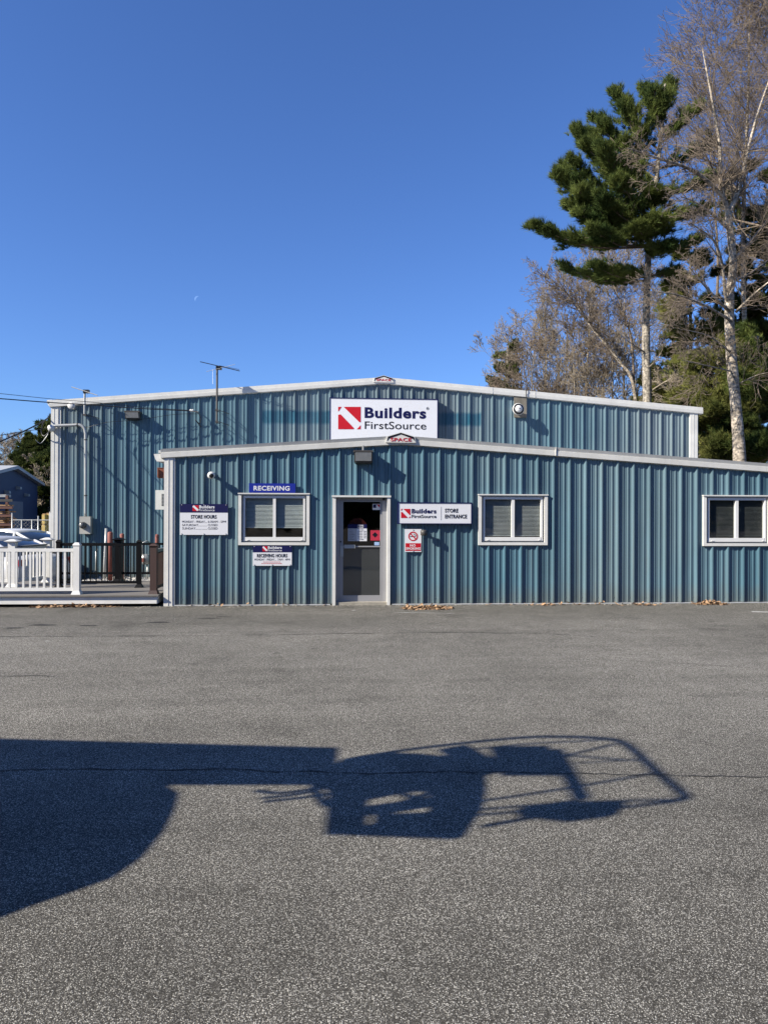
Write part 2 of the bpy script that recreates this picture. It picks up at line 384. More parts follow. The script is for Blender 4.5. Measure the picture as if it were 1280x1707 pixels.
def segs_mesh(name, segs, m, parent, k=4, smooth=True):
    """many tapered branch segments -> one mesh; segs rows: p0(3) p1(3) r0 r1"""
    A = np.array(segs, dtype=np.float64); n = len(A)
    p0, p1, r0, r1 = A[:, 0:3], A[:, 3:6], A[:, 6], A[:, 7]
    t = p1 - p0; t /= np.maximum(np.linalg.norm(t, axis=1, keepdims=True), 1e-9)
    ref = np.where(np.abs(t[:, 2:3]) > 0.9, np.array([[1.0, 0, 0]]), np.array([[0, 0, 1.0]]))
    u = np.cross(t, ref); u /= np.linalg.norm(u, axis=1, keepdims=True); w = np.cross(t, u)
    V = np.empty((n, 2 * k, 3))
    for i in range(k):
        a = 2 * math.pi * i / k; d = u * math.cos(a) + w * math.sin(a)
        V[:, i] = p0 + d * r0[:, None]; V[:, k + i] = p1 + d * r1[:, None]
    off = origin(parent) if parent else Vector((0, 0, 0))
    V -= np.array(off)[None, None]
    base = (np.arange(n) * 2 * k)[:, None]
    F = np.concatenate([base + np.array([[i, (i + 1) % k, k + (i + 1) % k, k + i]]) for i in range(k)], axis=1).reshape(-1)
    me = bpy.data.meshes.new(name); nf = n * k
    me.vertices.add(n * 2 * k); me.vertices.foreach_set('co', V.ravel())
    me.loops.add(nf * 4); me.loops.foreach_set('vertex_index', F.astype(np.int32))
    me.polygons.add(nf); me.polygons.foreach_set('loop_start', np.arange(nf, dtype=np.int32) * 4)
    me.update(calc_edges=True)
    if smooth: me.shade_smooth()
    me.materials.append(M[m]); o = bpy.data.objects.new(name, me); COL.objects.link(o)
    if parent: o.parent = parent
    return o
def tris_mesh(name, V, m, parent):
    off = origin(parent) if parent else Vector((0, 0, 0))
    V = V.reshape(-1, 3) - np.array(off)[None]; n = len(V) // 3
    me = bpy.data.meshes.new(name); me.vertices.add(n * 3); me.vertices.foreach_set('co', V.ravel())
    me.loops.add(n * 3); me.loops.foreach_set('vertex_index', np.arange(n * 3, dtype=np.int32))
    me.polygons.add(n); me.polygons.foreach_set('loop_start', np.arange(n, dtype=np.int32) * 3)
    me.update(calc_edges=True); me.materials.append(M[m]); o = bpy.data.objects.new(name, me); COL.objects.link(o)
    if parent: o.parent = parent
    return o

# ------------------------------------------------------------------ ground
def dip(x, y):
    def ss(a, b, v):
        t = min(1, max(0, (v - a) / (b - a))); return t * t * (3 - 2 * t)
    return -0.30 * ss(17.0, 20.5, y) * ss(-6.4, -8.4, x)
mb = MB(); mb.quad((-900, -900, -.6), (900, -900, -.6), (900, 900, -.6), (-900, 900, -.6)); struct(mb.build('ground', 'floor'))
xs = [-80, -50, -30] + [-20 + i * 0.7 for i in range(22)] + [-4, 0, 10, 20, 35]
ys = [-40, -10, 5, 12, 15] + [16.5 + i * 0.5 for i in range(10)] + [25, 35, 60, 110]
mb = MB(); nx = len(xs)
mb.add([(x, y, dip(x, y)) for y in ys for x in xs], [(j * nx + i, j * nx + i + 1, (j + 1) * nx + i + 1, (j + 1) * nx + i) for j in range(len(ys) - 1) for i in range(nx - 1)])
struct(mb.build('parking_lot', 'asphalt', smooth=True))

def crack(pxpts, w, seed, m='tar', name='pavement_crack', jit=0.02, step=0.06, z=0.004):
    rr = random.Random(seed); P = [onG(*p) for p in pxpts]; pts = []
    for a, b in zip(P[:-1], P[1:]):
        n = max(2, int((b - a).length / step))
        for i in range(n): pts.append(a.lerp(b, i / n))
    pts.append(P[-1]); mb = MB(); v = []; o1 = 0
    for i, p in enumerate(pts):
        o1 = o1 * 0.86 + rr.uniform(-jit, jit); ww = w * rr.uniform(0.25, 1.2) * (1 if 0 < i < len(pts) - 1 else 0.1)
        v.append((p.x, p.y + o1 - ww / 2, z)); v.append((p.x, p.y + o1 + ww / 2, z))
    mb.add(v, [(2 * i, 2 * i + 2, 2 * i + 3, 2 * i + 1) for i in range(len(pts) - 1)])
    return struct(mb.build(name, m))
crack([(-60, 1284), (300, 1286), (560, 1290), (800, 1288), (960, 1289), (1130, 1295), (1340, 1298)], 0.017, 3)
crack([(-20, 1062), (130, 1061), (400, 1059), (560, 1056), (760, 1054), (900, 1056), (1000, 1062)], 0.022, 5, step=.12)
crack([(10, 1050), (40, 1044), (80, 1040)], 0.03, 8, step=.1)
crack([(930, 1098), (1090, 1103), (1330, 1118)], 0.014, 9, step=.15)
crack([(-30, 1128), (60, 1126), (100, 1128)], 0.02, 12, step=.12)
def blotch(px, py, rx, ry, seed, m='tar', name='asphalt_patch'):
    rr = random.Random(seed); c = onG(px, py); n = 18; pts = []
    for i in range(n):
        a = 2 * math.pi * i / n; k = rr.uniform(0.6, 1.1); pts.append((c.x + rx * k * math.cos(a), c.y + ry * k * math.sin(a), 0.004))
    struct(MB().add(pts, [tuple(range(n))]).build(name, m))
blotch(24, 1047, .16, .05, 1); blotch(70, 1042, .22, .07, 2); blotch(265, 1037.5, .2, .06, 3); blotch(148, 1043, .18, .05, 4)
blotch(348, 1031, .2, .04, 5); blotch(372, 1028, .15, .03, 6)
blotch(79, 1069, .05, .02, 7, 'paint', 'litter'); blotch(590, 1018, .05, .03, 8, 'paint', 'litter')
crack([(655, 1021), (700, 1021.5), (760, 1023)], 0.035, 21, 'paint', 'faded_parking_line', .004, .1)
crack([(1075, 1018), (1120, 1019), (1170, 1021)], 0.03, 22, 'tarlight', 'faded_parking_line', .004, .1)
crack([(960, 1019), (1060, 1020.5)], 0.02, 23, 'tarlight', 'faded_parking_line', .004, .1)
a, b = onG(1252, 1020), onG(1330, 1022)
struct(MB().quad((a.x, a.y - .05, .005), (b.x, b.y - .05, .005), (b.x, b.y + .05, .005), (a.x, a.y + .05, .005)).build('parking_line', 'paint'))

def leaves(px0, px1, py, depth, n, seed, label):
    rr = np.random.default_rng(seed); a, b = onG(px0, py), onG(px1, py)
    t = rr.beta(2.2, 2.2, n); x = a.x + (b.x - a.x) * t; y = a.y + rr.normal(0, depth, n)
    h = np.maximum(0, rr.normal(0, .03, n) * np.sin(t * math.pi)) + .006
    V = np.empty((n, 2, 3, 3)); ang = rr.uniform(0, 6.28, n); s = rr.uniform(.025, .06, n)
    tilt = rr.uniform(-.7, .7, (n, 2))
    def pt(da, r):
        dx, dy = np.cos(ang + da) * s * r, np.sin(ang + da) * s * r
        return np.stack([x + dx, y + dy, h + np.maximum(-h + .004, dx * tilt[:, 0] + dy * tilt[:, 1])], 1)
    p = [pt(0, 1), pt(1.5, .55), pt(3.14, 1), pt(4.7, .5)]
    V[:, 0] = np.stack([p[0], p[1], p[2]], 1); V[:, 1] = np.stack([p[0], p[2], p[3]], 1)
    o = tris_mesh('leaf_litter', V, 'leaf', None); tag(o, label, 'leaves', kind='stuff')
leaves(40, 205, 1012, .06, 600, 1, 'brown dead leaves lying along the foot of the white deck edge')
leaves(665, 760, 1014.5, .10, 380, 2, 'brown dead leaves and needles on the asphalt right of the glass door')
leaves(1150, 1215, 1007.5, .06, 300, 3, 'heap of brown leaves against the blue wall under the right window')
leaves(900, 925, 1009, .04, 30, 4, 'few brown leaves at the foot of the wall right of the middle window')
leaves(1050, 1095, 1009, .04, 40, 5, 'scattered brown leaves at the wall foot left of the right window')

leaves(290, 560, 1010.5, .06, 34, 6, 'thin scatter of leaf bits along the wall foot left of the door')
leaves(760, 1160, 1009, .07, 60, 7, 'thin scatter of leaf bits along the wall foot right of the door')
rg = np.random.default_rng(8); n = 450; gx = rg.uniform(-4.4, 9, n); gy = YF - .06 - np.abs(rg.normal(0, .13, n)); gs = rg.uniform(.006, .018, n)
V = []
for x, y, s0 in zip(gx, gy, gs):
    a = rg.uniform(0, 6.28); p = [Vector((x + s0 * math.cos(a + k * 2.1), y + s0 * math.sin(a + k * 2.1), .001)) for k in range(3)]; top = Vector((x, y, s0 * .8))
    for k in range(3): V += [p[k], p[(k + 1) % 3], top]
tag(tris_mesh('grit', np.array(V), 'conc', None), 'loose grit washed against the foot of the blue wall', 'grit', kind='stuff')

# ------------------------------------------------------------------ siding
PITCH_R = 0.3305
def rib_profile(x0, x1, phase, pitch=PITCH_R, h=0.050):
    pts = []; k0 = int(math.floor((x0 - phase) / pitch)) - 1; k1 = int(math.ceil((x1 - phase) / pitch)) + 1
    for k in range(k0, k1 + 1):
        c = phase + k * pitch
        pts += [(c - .042, 0), (c - .013, h), (c + .010, h), (c + .034, 0)]
        for m_ in (c + pitch * .35, c + pitch * .67):
            pts += [(m_ - .022, 0), (m_ - .009, .011), (m_ + .009, .011), (m_ + .022, 0)]
    return pts
def siding(x0, x1, Y, zb, ztop, phase, holes=(), pitch=PITCH_R):
    prof = rib_profile(x0, x1, phase, pitch)
    def yo(x):
        for (a, ya), (b, yb) in zip(prof[:-1], prof[1:]):
            if a <= x <= b: return ya + (yb - ya) * (x - a) / max(b - a, 1e-9)
        return 0
    X = sorted(set([x0, x1] + [p[0] for p in prof if x0 < p[0] < x1] + [e for h_ in holes for e in h_[:2] if x0 < e < x1]))
    mb = MB()
    for a, b in zip(X[:-1], X[1:]):
        if b - a < 1e-6: continue
        mid = (a + b) / 2; ya, yb = Y - yo(a + 1e-7), Y - yo(b - 1e-7)
        cuts = sorted([(h_[2], h_[3]) for h_ in holes if h_[0] < mid < h_[1]])
        z = zb
        for (c, d) in cuts + [(None, None)]:
            if c is None:
                mb.quad((a, ya, z), (b, yb, z), (b, yb, ztop(b)), (a, ya, ztop(a)))
            elif c > z:
                mb.quad((a, ya, z), (b, yb, z), (b, yb, c), (a, ya, c)); z = d
            else: z = max(z, d)
    return mb
def screws(mb, x0, x1, Y, z, phase, pitch=PITCH_R, holes=()):
    k0 = int(math.ceil((x0 - phase) / pitch)); k1 = int(math.floor((x1 - phase) / pitch))
    for k in range(k0, k1 + 1):
        for dx in (-.075, .075):
            x = phase + k * pitch + dx
            if x0 < x < x1 and not any(h_[0] < x < h_[1] and h_[2] < z < h_[3] for h_ in holes):
                mb.lathe((x, Y, z), (0, -1, 0), [(0, .008), (.005, .008), (.009, .004)], 6)

def rake(P, Y, prot, hA, hB, tiltA, mname, name, parent, drop=0.0, seams=()):
    """two-step rake trim along the polyline P (x,z of its top edge)"""
    mb = MB(); prof = [(0.06, 0.0), (-prot - tiltA, 0.0), (-prot, -hA), (-prot - .012, -hA - .004), (-prot - .004, -hA - hB), (0.02, -hA - hB - .02)]
    n = len(prof); v = []
    for x, z in P:
        for (dy, dz) in prof: v.append((x, Y + dy, z + dz))
    f = []
    for i in range(len(P) - 1):
        for k in range(n - 1):
            f.append((i * n + k, i * n + k + 1, (i + 1) * n + k + 1, (i + 1) * n + k))
    f.append(tuple(range(n))); f.append(tuple(range(len(P) * n - 1, (len(P) - 1) * n - 1, -1)))
    mb.add(v, f)
    for sx in seams:                       # lap joints: a slightly proud sleeve
        for (a, b) in zip(P[:-1], P[1:]):
            if a[0] <= sx <= b[0]:
                z = a[1] + (b[1] - a[1]) * (sx - a[0]) / (b[0] - a[0])
                g = (b[1] - a[1]) / (b[0] - a[0])
                mb.hexa([(sx, Y - prot - .020, z - hA - hB), (sx + .012, Y - prot - .020, z - hA - hB), (sx + .012, Y, z - hA - hB), (sx, Y, z - hA - hB),
                         (sx, Y - prot - tiltA - .006, z + .004), (sx + .012, Y - prot - tiltA - .006, z + .004), (sx + .012, Y, z + .004), (sx, Y, z + .004)])
    return mb.build(name, mname, parent)

def badge(cx, y0, y1, halfw, Y, parent, tx):
    """ridge badge: house-shaped plate, black roof line, red lettering. pixel measures"""
    x0, zb = XZ(cx - halfw, y1, Y); x1, _ = XZ(cx + halfw, y1, Y); _, zs = XZ(cx, y0 + (y1 - y0) * .42, Y); xc, zt = XZ(cx, y0, Y)
    b = MB().prism([(x0, zb), (x1, zb), (x1 - .02, zs), (xc, zt), (x0 + .02, zs)], Y, Y + .05).build('ridge_badge', 'trim', parent)
    t = (zt - zs) * .55
    w = (x1 - x0)
    MB().prism([(x0 + .04 * w, zb + .25 * (zs - zb)), (x0 + .07 * w, zs - .1 * t), (xc, zt - .25 * t), (x1 - .07 * w, zs - .1 * t), (x1 - .04 * w, zb + .25 * (zs - zb)),
                (x1 - .1 * w, zs - .9 * t), (xc, zt - .85 * t), (x0 + .1 * w, zs - .9 * t)], Y - .006, Y - .001).build('roof_line_mark', 'ink', b)
    text('SPACE', tx[0], tx[1], tx[2], tx[3], Y - .004, 'red', b, bold=.015)
    return b

# ------------------------------------------------------------------ front annex
XL, ZL = XZ(274, 749.5, YF); XRI, ZRI = XZ(668, 727, YF); XR_, ZR_ = XZ(1280, 774, YF)
slR = (ZR_ - ZRI) / (XR_ - XRI); XE = 13.2; ZE = ZRI + slR * (XE - XRI)
slL = (ZRI - ZL) / (XRI - XL)
def ztopF(x): return (ZRI - slL * (XRI - x) if x < XRI else ZRI + slR * (x - XRI)) - .05
annex = thing('annex_building', 'low blue metal-sided annex with white trim, glass door and sliding windows at the front', 'building', (XL, YF, 0))
wins = [(398, 822.5, 516, 908.5), (796.5, 824.5, 911, 908.5), (1169.5, 826, 1282.5, 910)]
holes = []
for (a, b, c, d) in wins:
    xa, zt = XZ(a + 4, b + 3, YF); xb, zb = XZ(c - 4, d - 4, YF); holes.append((xa, xb, zb, zt))
dxa, dzt = XZ(558, 830, YF); dxb, _ = XZ(646, 830, YF); holes.append((dxa, dxb, -.1, dzt))
ph, _ = XZ(396.5, 900, YF)      # a rib centre
wall = siding(XL + .02, XE, YF, 0.03, ztopF, ph, holes)
screws(wall, XL, XE, YF, .13, ph, holes=holes)
wall.build('front_wall', 'siding', annex)
# side and back walls, roof
MB().box(XL, YF + .03, 0, XL + .06, YM - .1, ZL - .08).build('side_wall', 'siding', annex)
MB().box(XE - .06, YF + .03, 0, XE, YM - .1, ZE - .08).build('side_wall', 'siding', annex)
roof = MB()
y0, y1 = YF - .05, YM - .08
for (xa, za, xb, zb) in ((XL - .1, ZL - .02, XRI, ZRI - .015), (XRI, ZRI - .015, XE + .1, ZE - .02)):
    roof.hexa([(xa, y0, za - .05), (xb, y0, zb - .05), (xb, y1, zb - .05), (xa, y1, za - .05), (xa, y0, za), (xb, y0, zb), (xb, y1, zb), (xa, y1, za)])
roof.build('roof', 'roof', annex)
sx, _ = XZ(923, 750, YF)
xgl, zgl = XZ(270, 749.3, YF)
rake([(xgl, zgl), (XRI, ZRI), (XE + .12, ZE)], YF, .085, .068, .098, .030, 'trim', 'rake_trim', annex, seams=(sx,))
# corner trim
x0, _ = XZ(274.5, 900, YF); x1, _ = XZ(289, 900, YF); x2, _ = XZ(292.5, 900, YF)
c = MB(); c.box(x0, YF - .055, 0, x1, YF + .18, ZL - .15); c.box(x0 + .075, YF - .063, 0, x0 + .09, YF - .05, ZL - .15)
c.box(x1, YF - .040, 0, x2, YF + .0, ZL - .15)
c.build('corner_trim', 'trim', annex)
c = MB()
for (a, b) in ((x2, dxa - .08), (dxb + .09, XE)): c.box(a, YF - .046, 0.004, b, YF + .02, .022)
c.build('base_trim', 'trim_d', annex)
# gutter on the left eave, seen end on
gx0, gz1 = XZ(257, 757, YF); gx1, gz0 = XZ(274, 769.5, YF)
g = MB(); g.prism([(gx0, gz1), (gx1, gz1 + .01), (gx1, gz0), (gx0 + .06, gz0), (gx0 + .03, gz0 + .05)], YF - .02, YM - .2); g.build('gutter', 'trim', annex)
badge(668, 720.5, 737.5, 25, YF - .13, annex, (651, 729.8, 685.8, 736))
MB().box(XL + .1, YF + 2.6, 0, XE - .1, YF + 2.66, 2.35).build('interior_wall', 'room', annex)
MB().box(XL + .1, YF + .35, .9, XE - .1, YF + .5, .96).build('window_counter', 'room', annex)
MB().box(XL + .1, YF + .1, .01, XE - .1, YF + 2.6, .04).build('interior_floor', 'room', annex)

def window(px, blind_to, parent, bm='blind', seed=0):
    a, b, c, d = px; Y = YF
    def X_(x): return XZ(x, 860, Y)[0]
    def Z_(y): return XZ((a + c) / 2, y, Y)[1]
    o = MB(); t = 5.0
    # outer flashing: a box frame standing proud of the siding
    for (xa, ya, xb, yb) in ((a, b + 1, a + t, d), (c - t, b + 1, c, d), (a + t, d - 4.5, c - t, d)):
        o.box(X_(xa), Y - .062, Z_(yb), X_(xb), Y + .06, Z_(ya))
    o.box(X_(a - .8), Y - .082, Z_(b + 1.4), X_(c + .8), Y + .06, Z_(b - .5))
    o.box(X_(a + t), Y - .060, Z_(b + 3), X_(c - t), Y + .05, Z_(b + 1.4))
    w = o.build('window', 'trim', parent)
    fa, fb, fc, fd = a + 8.2, b + 4, c - 7.5, d - 7
    f = MB()
    f.box(X_(fa), Y - .03, Z_(fd), X_(fa + 3), Y + .05, Z_(fb)); f.box(X_(fc - 3), Y - .03, Z_(fd), X_(fc), Y + .05, Z_(fb))
    f.box(X_(fa + 3), Y - .03, Z_(fb + 4), X_(fc - 3), Y + .05, Z_(fb)); f.box(X_(fa + 3), Y - .035, Z_(fd), X_(fc - 3), Y + .05, Z_(fd - 6.2))
    xm = (fa + fc) / 2 + .3
    f.box(X_(xm - 2.4), Y - .025, Z_(fd - 6.2), X_(xm + 2.4), Y + .05, Z_(fb + 4))
    for lx in (fa + 6, fc - 7): f.box(X_(lx), Y - .05, Z_(fd - 1), X_(lx + 3.5), Y - .03, Z_(fd - 2.2))
    f.build('frame', 'vinyl', w)
    g = MB()
    # recess filler around the sash
    g2 = MB(); g2.box(X_(a + t), Y + .02, Z_(d - 4), X_(fa), Y + .07, Z_(b + 2)); g2.box(X_(fc), Y + .02, Z_(d - 4), X_(c - t), Y + .07, Z_(b + 2)); g2.box(X_(fa), Y + .02, Z_(d - 4.5), X_(fc), Y + .07, Z_(fd + .2))
    g2.build('recess', 'trim_d', w)
    for (u0, u1) in ((fa + 3, xm - 2.4), (xm + 2.4, fc - 3)):
        MB().quad((X_(u0), Y + .012, Z_(fd - 6.2)), (X_(u1), Y + .012, Z_(fd - 6.2)), (X_(u1), Y + .012, Z_(fb + 4)), (X_(u0), Y + .012, Z_(fb + 4))).build('pane', 'glass', w)
    bl = MB(); zt = Z_(fb + 2); zb = Z_(blind_to); k = 0; z = zt
    rr = random.Random(seed)
    while z > zb:
        sag = rr.uniform(-.002, .002)
        bl.hexa([(X_(fa + 3.5), Y + .045, z - .020 + sag), (X_(fc - 3.5), Y + .045, z - .020 - sag), (X_(fc - 3.5), Y + .060, z + .001), (X_(fa + 3.5), Y + .060, z + .001),
                 (X_(fa + 3.5), Y + .0465, z - .0185 + sag), (X_(fc - 3.5), Y + .0465, z - .0185 - sag), (X_(fc - 3.5), Y + .0615, z + .0025), (X_(fa + 3.5), Y + .0615, z + .0025)]); z -= .026
    bl.box(X_(fa + 3.5), Y + .042, zb - .02, X_(fc - 3.5), Y + .064, zb)
    bl.build('blind', bm, w)
    return w
window(wins[0], 878.5, annex, seed=1); window(wins[1], 892, annex, 'blind_m', 2); window(wins[2], 893, annex, 'blind_d', 3)

# entrance door
def door():
    Y = YF
    def X_(x): return XZ(x, 900, Y)[0]
    def Z_(y): return XZ(600, y, Y)[1]
    YD = Y + .13                      # leaf plane, set back
    def XD(x): return XZ(x, 900, YD)[0]
    def ZD(y): return XZ(600, y, YD)[1]
    o = MB()
    o.box(X_(554), Y - .06, 0, X_(559.5), YD - .01, Z_(826.5)); o.box(X_(645), Y - .06, 0, X_(650), YD - .01, Z_(826.5))
    o.box(X_(553), Y - .08, Z_(829), X_(651), YD - .01, Z_(826)); 
    fr = o.build('door_frame', 'trim', annex)
    j = MB()                          # aluminium storefront jambs
    j.box(X_(559.5), YD - .035, .0, XD(565.5), YD + .06, Z_(829)); j.box(XD(636.5), YD - .035, .0, X_(645), YD + .06, Z_(829))
    j.box(XD(565.5), YD - .035, ZD(833.5), XD(636.5), YD + .06, Z_(829))
    j.build('door_jamb', 'alu', annex)
    d = MB()
    d.box(XD(565.8), YD, ZD(1002.5), XD(572), YD + .045, ZD(834)); d.box(XD(633.5), YD, ZD(1002.5), XD(636.2), YD + .045, ZD(834))
    d.box(XD(572), YD, ZD(1002.5), XD(633.5), YD + .045, ZD(992.5)); d.box(XD(572), YD, ZD(836.5), XD(633.5), YD + .045, ZD(834))
    d.box(XD(572), YD, ZD(912), XD(633.5), YD + .045, ZD(910))
    lf = d.build('door', 'alu', annex)
    MB().quad((XD(572), YD + .022, ZD(992.5)), (XD(633.5), YD + .022, ZD(992.5)), (XD(633.5), YD + .022, ZD(836.5)), (XD(572), YD + .022, ZD(836.5))).build('glass', 'doorglass', lf)
    MB().box(XD(572), YD + .03, ZD(992.5), XD(633.5), YD + .04, ZD(912)).build('lower_panel', mat('grey_door_panel', (.19, .20, .215), .6, var=.08, bump=.1, bscale=4), lf)
    h = MB(); h.box(XD(567), YD - .05, ZD(928), XD(572.5), YD, ZD(909.5)); h.build('handle', 'galv', lf)
    h = MB(); h.box(XD(573.5), YD - .03, ZD(914), XD(592), YD, ZD(908)); h.build('push_plate', 'galv', lf)
    h = MB(); h.lathe((XD(567.8), YD, ZD(903)), (0, -1, 0), [(0, .018), (.01, .018)], 10); h.build('lock', 'bronze', lf)
    h = MB(); h.box(XD(637.5), YD - .07, ZD(834), XD(641), YD - .035, ZD(829)); h.build('closer_hinge', 'black', lf)
    YS = YD + .015
    def bx(x0, y0, x1, y1, name, m, dy=0.0, par=lf): 
        xa, zt = XZ(x0, y0, YS); xb, zb = XZ(x1, y1, YS); return MB().box(xa, YS - .003 - dy, zb, xb, YS - dy, zt).build(name, m, par)
    # stop-sign sticker behind the hours sheet
    cx, cz = XZ(596, 878, YS + .02); r = .19
    MB().prism([(cx + r * math.cos(R(22.5 + 45 * i)), cz + r * math.sin(R(22.5 + 45 * i))) for i in range(8)], YS + .018, YS + .022).build('octagon_sticker', mat('dark_red', (.17, .02, .012), .6), lf)
    s = bx(580, 881, 611.5, 902, 'hours_sheet', 'board')
    bx(580, 874, 611.5, 881, 'header', 'navy', .0005, s); bx(580.2, 881.2, 595, 901.8, 'day_column', 'grey', .0035, s)
    text('STORE', 596, 874.8, 606, 877.3, YS - .005, 'board', s, .02, .002); text('HOURS', 596, 878, 606, 880.3, YS - .005, 'board', s, .02, .002)
    days = ['SUNDAY', 'MONDAY', 'TUESDAY', 'WEDNESDAY', 'THURSDAY', 'FRIDAY', 'SATURDAY']
    for i, dn in enumerate(days):
        y = 882.6 + i * 2.65
        text(dn, 582, y, 582 + len(dn) * 1.05, y + 1.3, YS - .007, 'ink', s, 0, .001)
        text('CLOSED' if i in (0, 6) else '6:30AM - 5PM', 599 if i in (0, 6) else 596.3, y, 606 if i in (0, 6) else 610.3, y + 1.4, YS - .005, 'ink', s, .01, .001)
    s = bx(617.5, 884, 633.6, 901, 'red_sticker', 'pink')
    cx, cz = XZ(625, 891.5, YS); r = .055
    MB().prism([(cx - r, cz), (cx, cz - r), (cx + r, cz), (cx, cz + r)], YS - .006, YS - .003).build('diamond', 'ink', s)
    bx(624, 903.5, 632, 909, 'blue_sticker', mat('pale_blue', (.35, .5, .78), .5))
    s = bx(621, 840, 633.5, 850, 'corner_sticker', 'board'); bx(622, 841, 627, 846.5, 'navy_patch', 'navy', .003, s)
    x0, z0 = XZ(627.5, 846.5, YS); x1, z1 = XZ(632.8, 841, YS); MB().prism([(x0, z1), (x1, z1), (x1, z0)], YS - .006, YS - .003).build('red_patch', 'red', s)
    # threshold
    t = MB(); xa, _ = XZ(560, 1004, Y); xb, _ = XZ(646, 1004, Y)
    t.box(xa, Y - .03, 0, xb, YD + .1, .055); t.build('threshold', 'conc', annex)
    MB().box(xa, YD - .01, .055, xb, YD + .06, ZD(1002.8)).build('sill_plate', 'bronze', annex)
door()

# ------------------------------------------------------------------ main shed
XML, ZML = XZ(86, 668, YM); XMR, ZMR = XZ(1163, 679.5, YM); XMC, ZMC = XZ(640, 629.5, YM)
sML = (ZMC - ZML) / (XMC - XML); sMR = (ZMR - ZMC) / (XMR - XMC)
def ztopM(x): return (ZMC - sML * (XMC - x) if x < XMC else ZMC + sMR * (x - XMC)) - .05
shed = thing('warehouse_building', 'tall blue metal warehouse with white trim rising behind the low annex', 'building', (XML, YM, 0))
phm, _ = XZ(500 + 300 / 4.267, 640, YM)
wm = siding(XML + .02, XMR, YM, -0.3, ztopM, phm)
screws(wm, XML, XMR, YM, 4.2, phm)
wm.build('front_wall', 'siding_main', shed)
DEEP = 34
MB().box(XML, YM + .03, -.3, XML + .06, YM + DEEP, ZML - .08).build('side_wall', 'siding_main', shed)
MB().box(XMR - .06, YM + .03, -.3, XMR, YM + DEEP, ZMR - .08).build('side_wall', 'siding_main', shed)
MB().prism([(XML, -.3), (XMR, -.3), (XMR, ZMR - .1), (XMC, ZMC - .1), (XML, ZML - .1)], YM + DEEP - .05, YM + DEEP).build('back_wall', 'siding_main', shed)
roof = MB()
for (xa, za, xb, zb) in ((XML - .1, ZML - .02, XMC, ZMC - .015), (XMC, ZMC - .015, XMR + .1, ZMR - .02)):
    roof.hexa([(xa, YM - .05, za - .05), (xb, YM - .05, zb - .05), (xb, YM + DEEP, zb - .05), (xa, YM + DEEP, za - .05), (xa, YM - .05, za), (xb, YM - .05, zb), (xb, YM + DEEP, zb), (xa, YM + DEEP, za)])
roof.build('roof', 'roof', shed)
xg, zg = XZ(85, 668, YM); xh, zh = XZ(1168.5, 680, YM)
seams = [XZ(p, 650, YM)[0] for p in (818.5, 889.5)]
rake([(xg, zg), (XMC, ZMC), (xh, zh)], YM, .09, .09, .09, .0, 'trim', 'rake_trim', shed, seams=seams)
def XM(x): return XZ(x, 760, YM)[0]
c = MB(); c.box(XM(86.5), YM - .055, -.3, XM(98.5), YM + .2, ZML - .16); c.box(XM(91), YM - .062, -.3, XM(92.2), YM - .05, ZML - .16); c.box(XM(98.5), YM - .035, -.3, XM(102.5), YM, ZML - .16)
c.build('corner_trim', 'trim', shed)
c = MB(); c.box(XM(1148), YM - .055, 0, XM(1160.5), YM + .2, ZMR - .14); c.box(XM(1153), YM - .062, 0, XM(1154), YM - .05, ZMR - .14)
c.build('corner_trim', 'trim', shed)
g = MB(); a, b = XZ(79, 667, YM); a2, b2 = XZ(88, 676.5, YM); g.prism([(a, b), (a2, b + .01), (a2, b2), (a + .05, b2), (a + .02, b2 + .05)], YM - .02, YM + DEEP - 1); g.build('gutter', 'trim', shed)
MB().tube([(XM(1163), YM + .12, ZMR - .2), (XM(1163), YM + .12, .2)], .03, 6).build('downspout', 'bronze', shed)
badge(639.5, 625.5, 637, 17, YM - .12, shed, (627.5, 631.4, 651.5, 635.4))

# ------------------------------------------------------------------ signs
RED_POLYS = [[(58, 0), (239, 0), (239, 166), (224, 163)], [(0, 85), (26, 80), (168, 228), (165, 239), (0, 239)],
             [(0, 0), (36, 0), (10, 40), (0, 48)], [(239, 196), (239, 239), (198, 239)]]
def logo(x0, y0, x1, y1, Y, parent, back=None):
    mb = MB()
    for P in RED_POLYS:
        mb.prism([XZ(x0 + (x1 - x0) * u / 239, y0 + (y1 - y0) * v / 239, Y) for u, v in P], Y - .004, Y + .001)
    if back:
        xa, zt = XZ(x0, y0, Y); xb, zb = XZ(x1, y1, Y)
        MB().prism([XZ(x0 + (x1 - x0) * u / 239, y0 + (y1 - y0) * v / 239, Y) for u, v in [(36, 0), (58, 0), (224, 163), (239, 170), (239, 192), (196, 239), (165, 239), (168, 228), (26, 80), (0, 85), (0, 48), (10, 40)]], Y - .003, Y + .001).build('logo_band', back, parent)
    return mb.build('logo', 'red', parent)
def plate(name, px, Y, th, label, m='board', edge=None, ew=1.5):
    x0, zt = XZ(px[0], px[1], Y); x1, zb = XZ(px[2], px[3], Y)
    s = thing(name, label, 'sign', ((x0 + x1) / 2, Y + th, zb))
    MB().box(x0, Y, zb, x1, Y + th, zt).build('panel', m, s)
    if edge:
        xa, za = XZ(px[0] - ew, px[1] - ew, Y); xb, zc = XZ(px[2] + ew, px[3] + ew, Y)
        e = MB(); e.box(xa, Y - .012, zc, x0, Y + th, za); e.box(x1, Y - .012, zc, xb, Y + th, za)
        e.box(x0, Y - .012, zt, x1, Y + th, za); e.box(x0, Y - .012, zc, x1, Y + th, zb)
        e.build('frame', edge, s)
    return s
Y = YM - .20
s = plate('wall_sign', (550.5, 664, 728.5, 738), Y, .15, 'large white sign with red square logo in a dark frame high on the warehouse gable', edge='navy')
logo(563.7, 678.2, 601.2, 715.5, Y - .001, s)
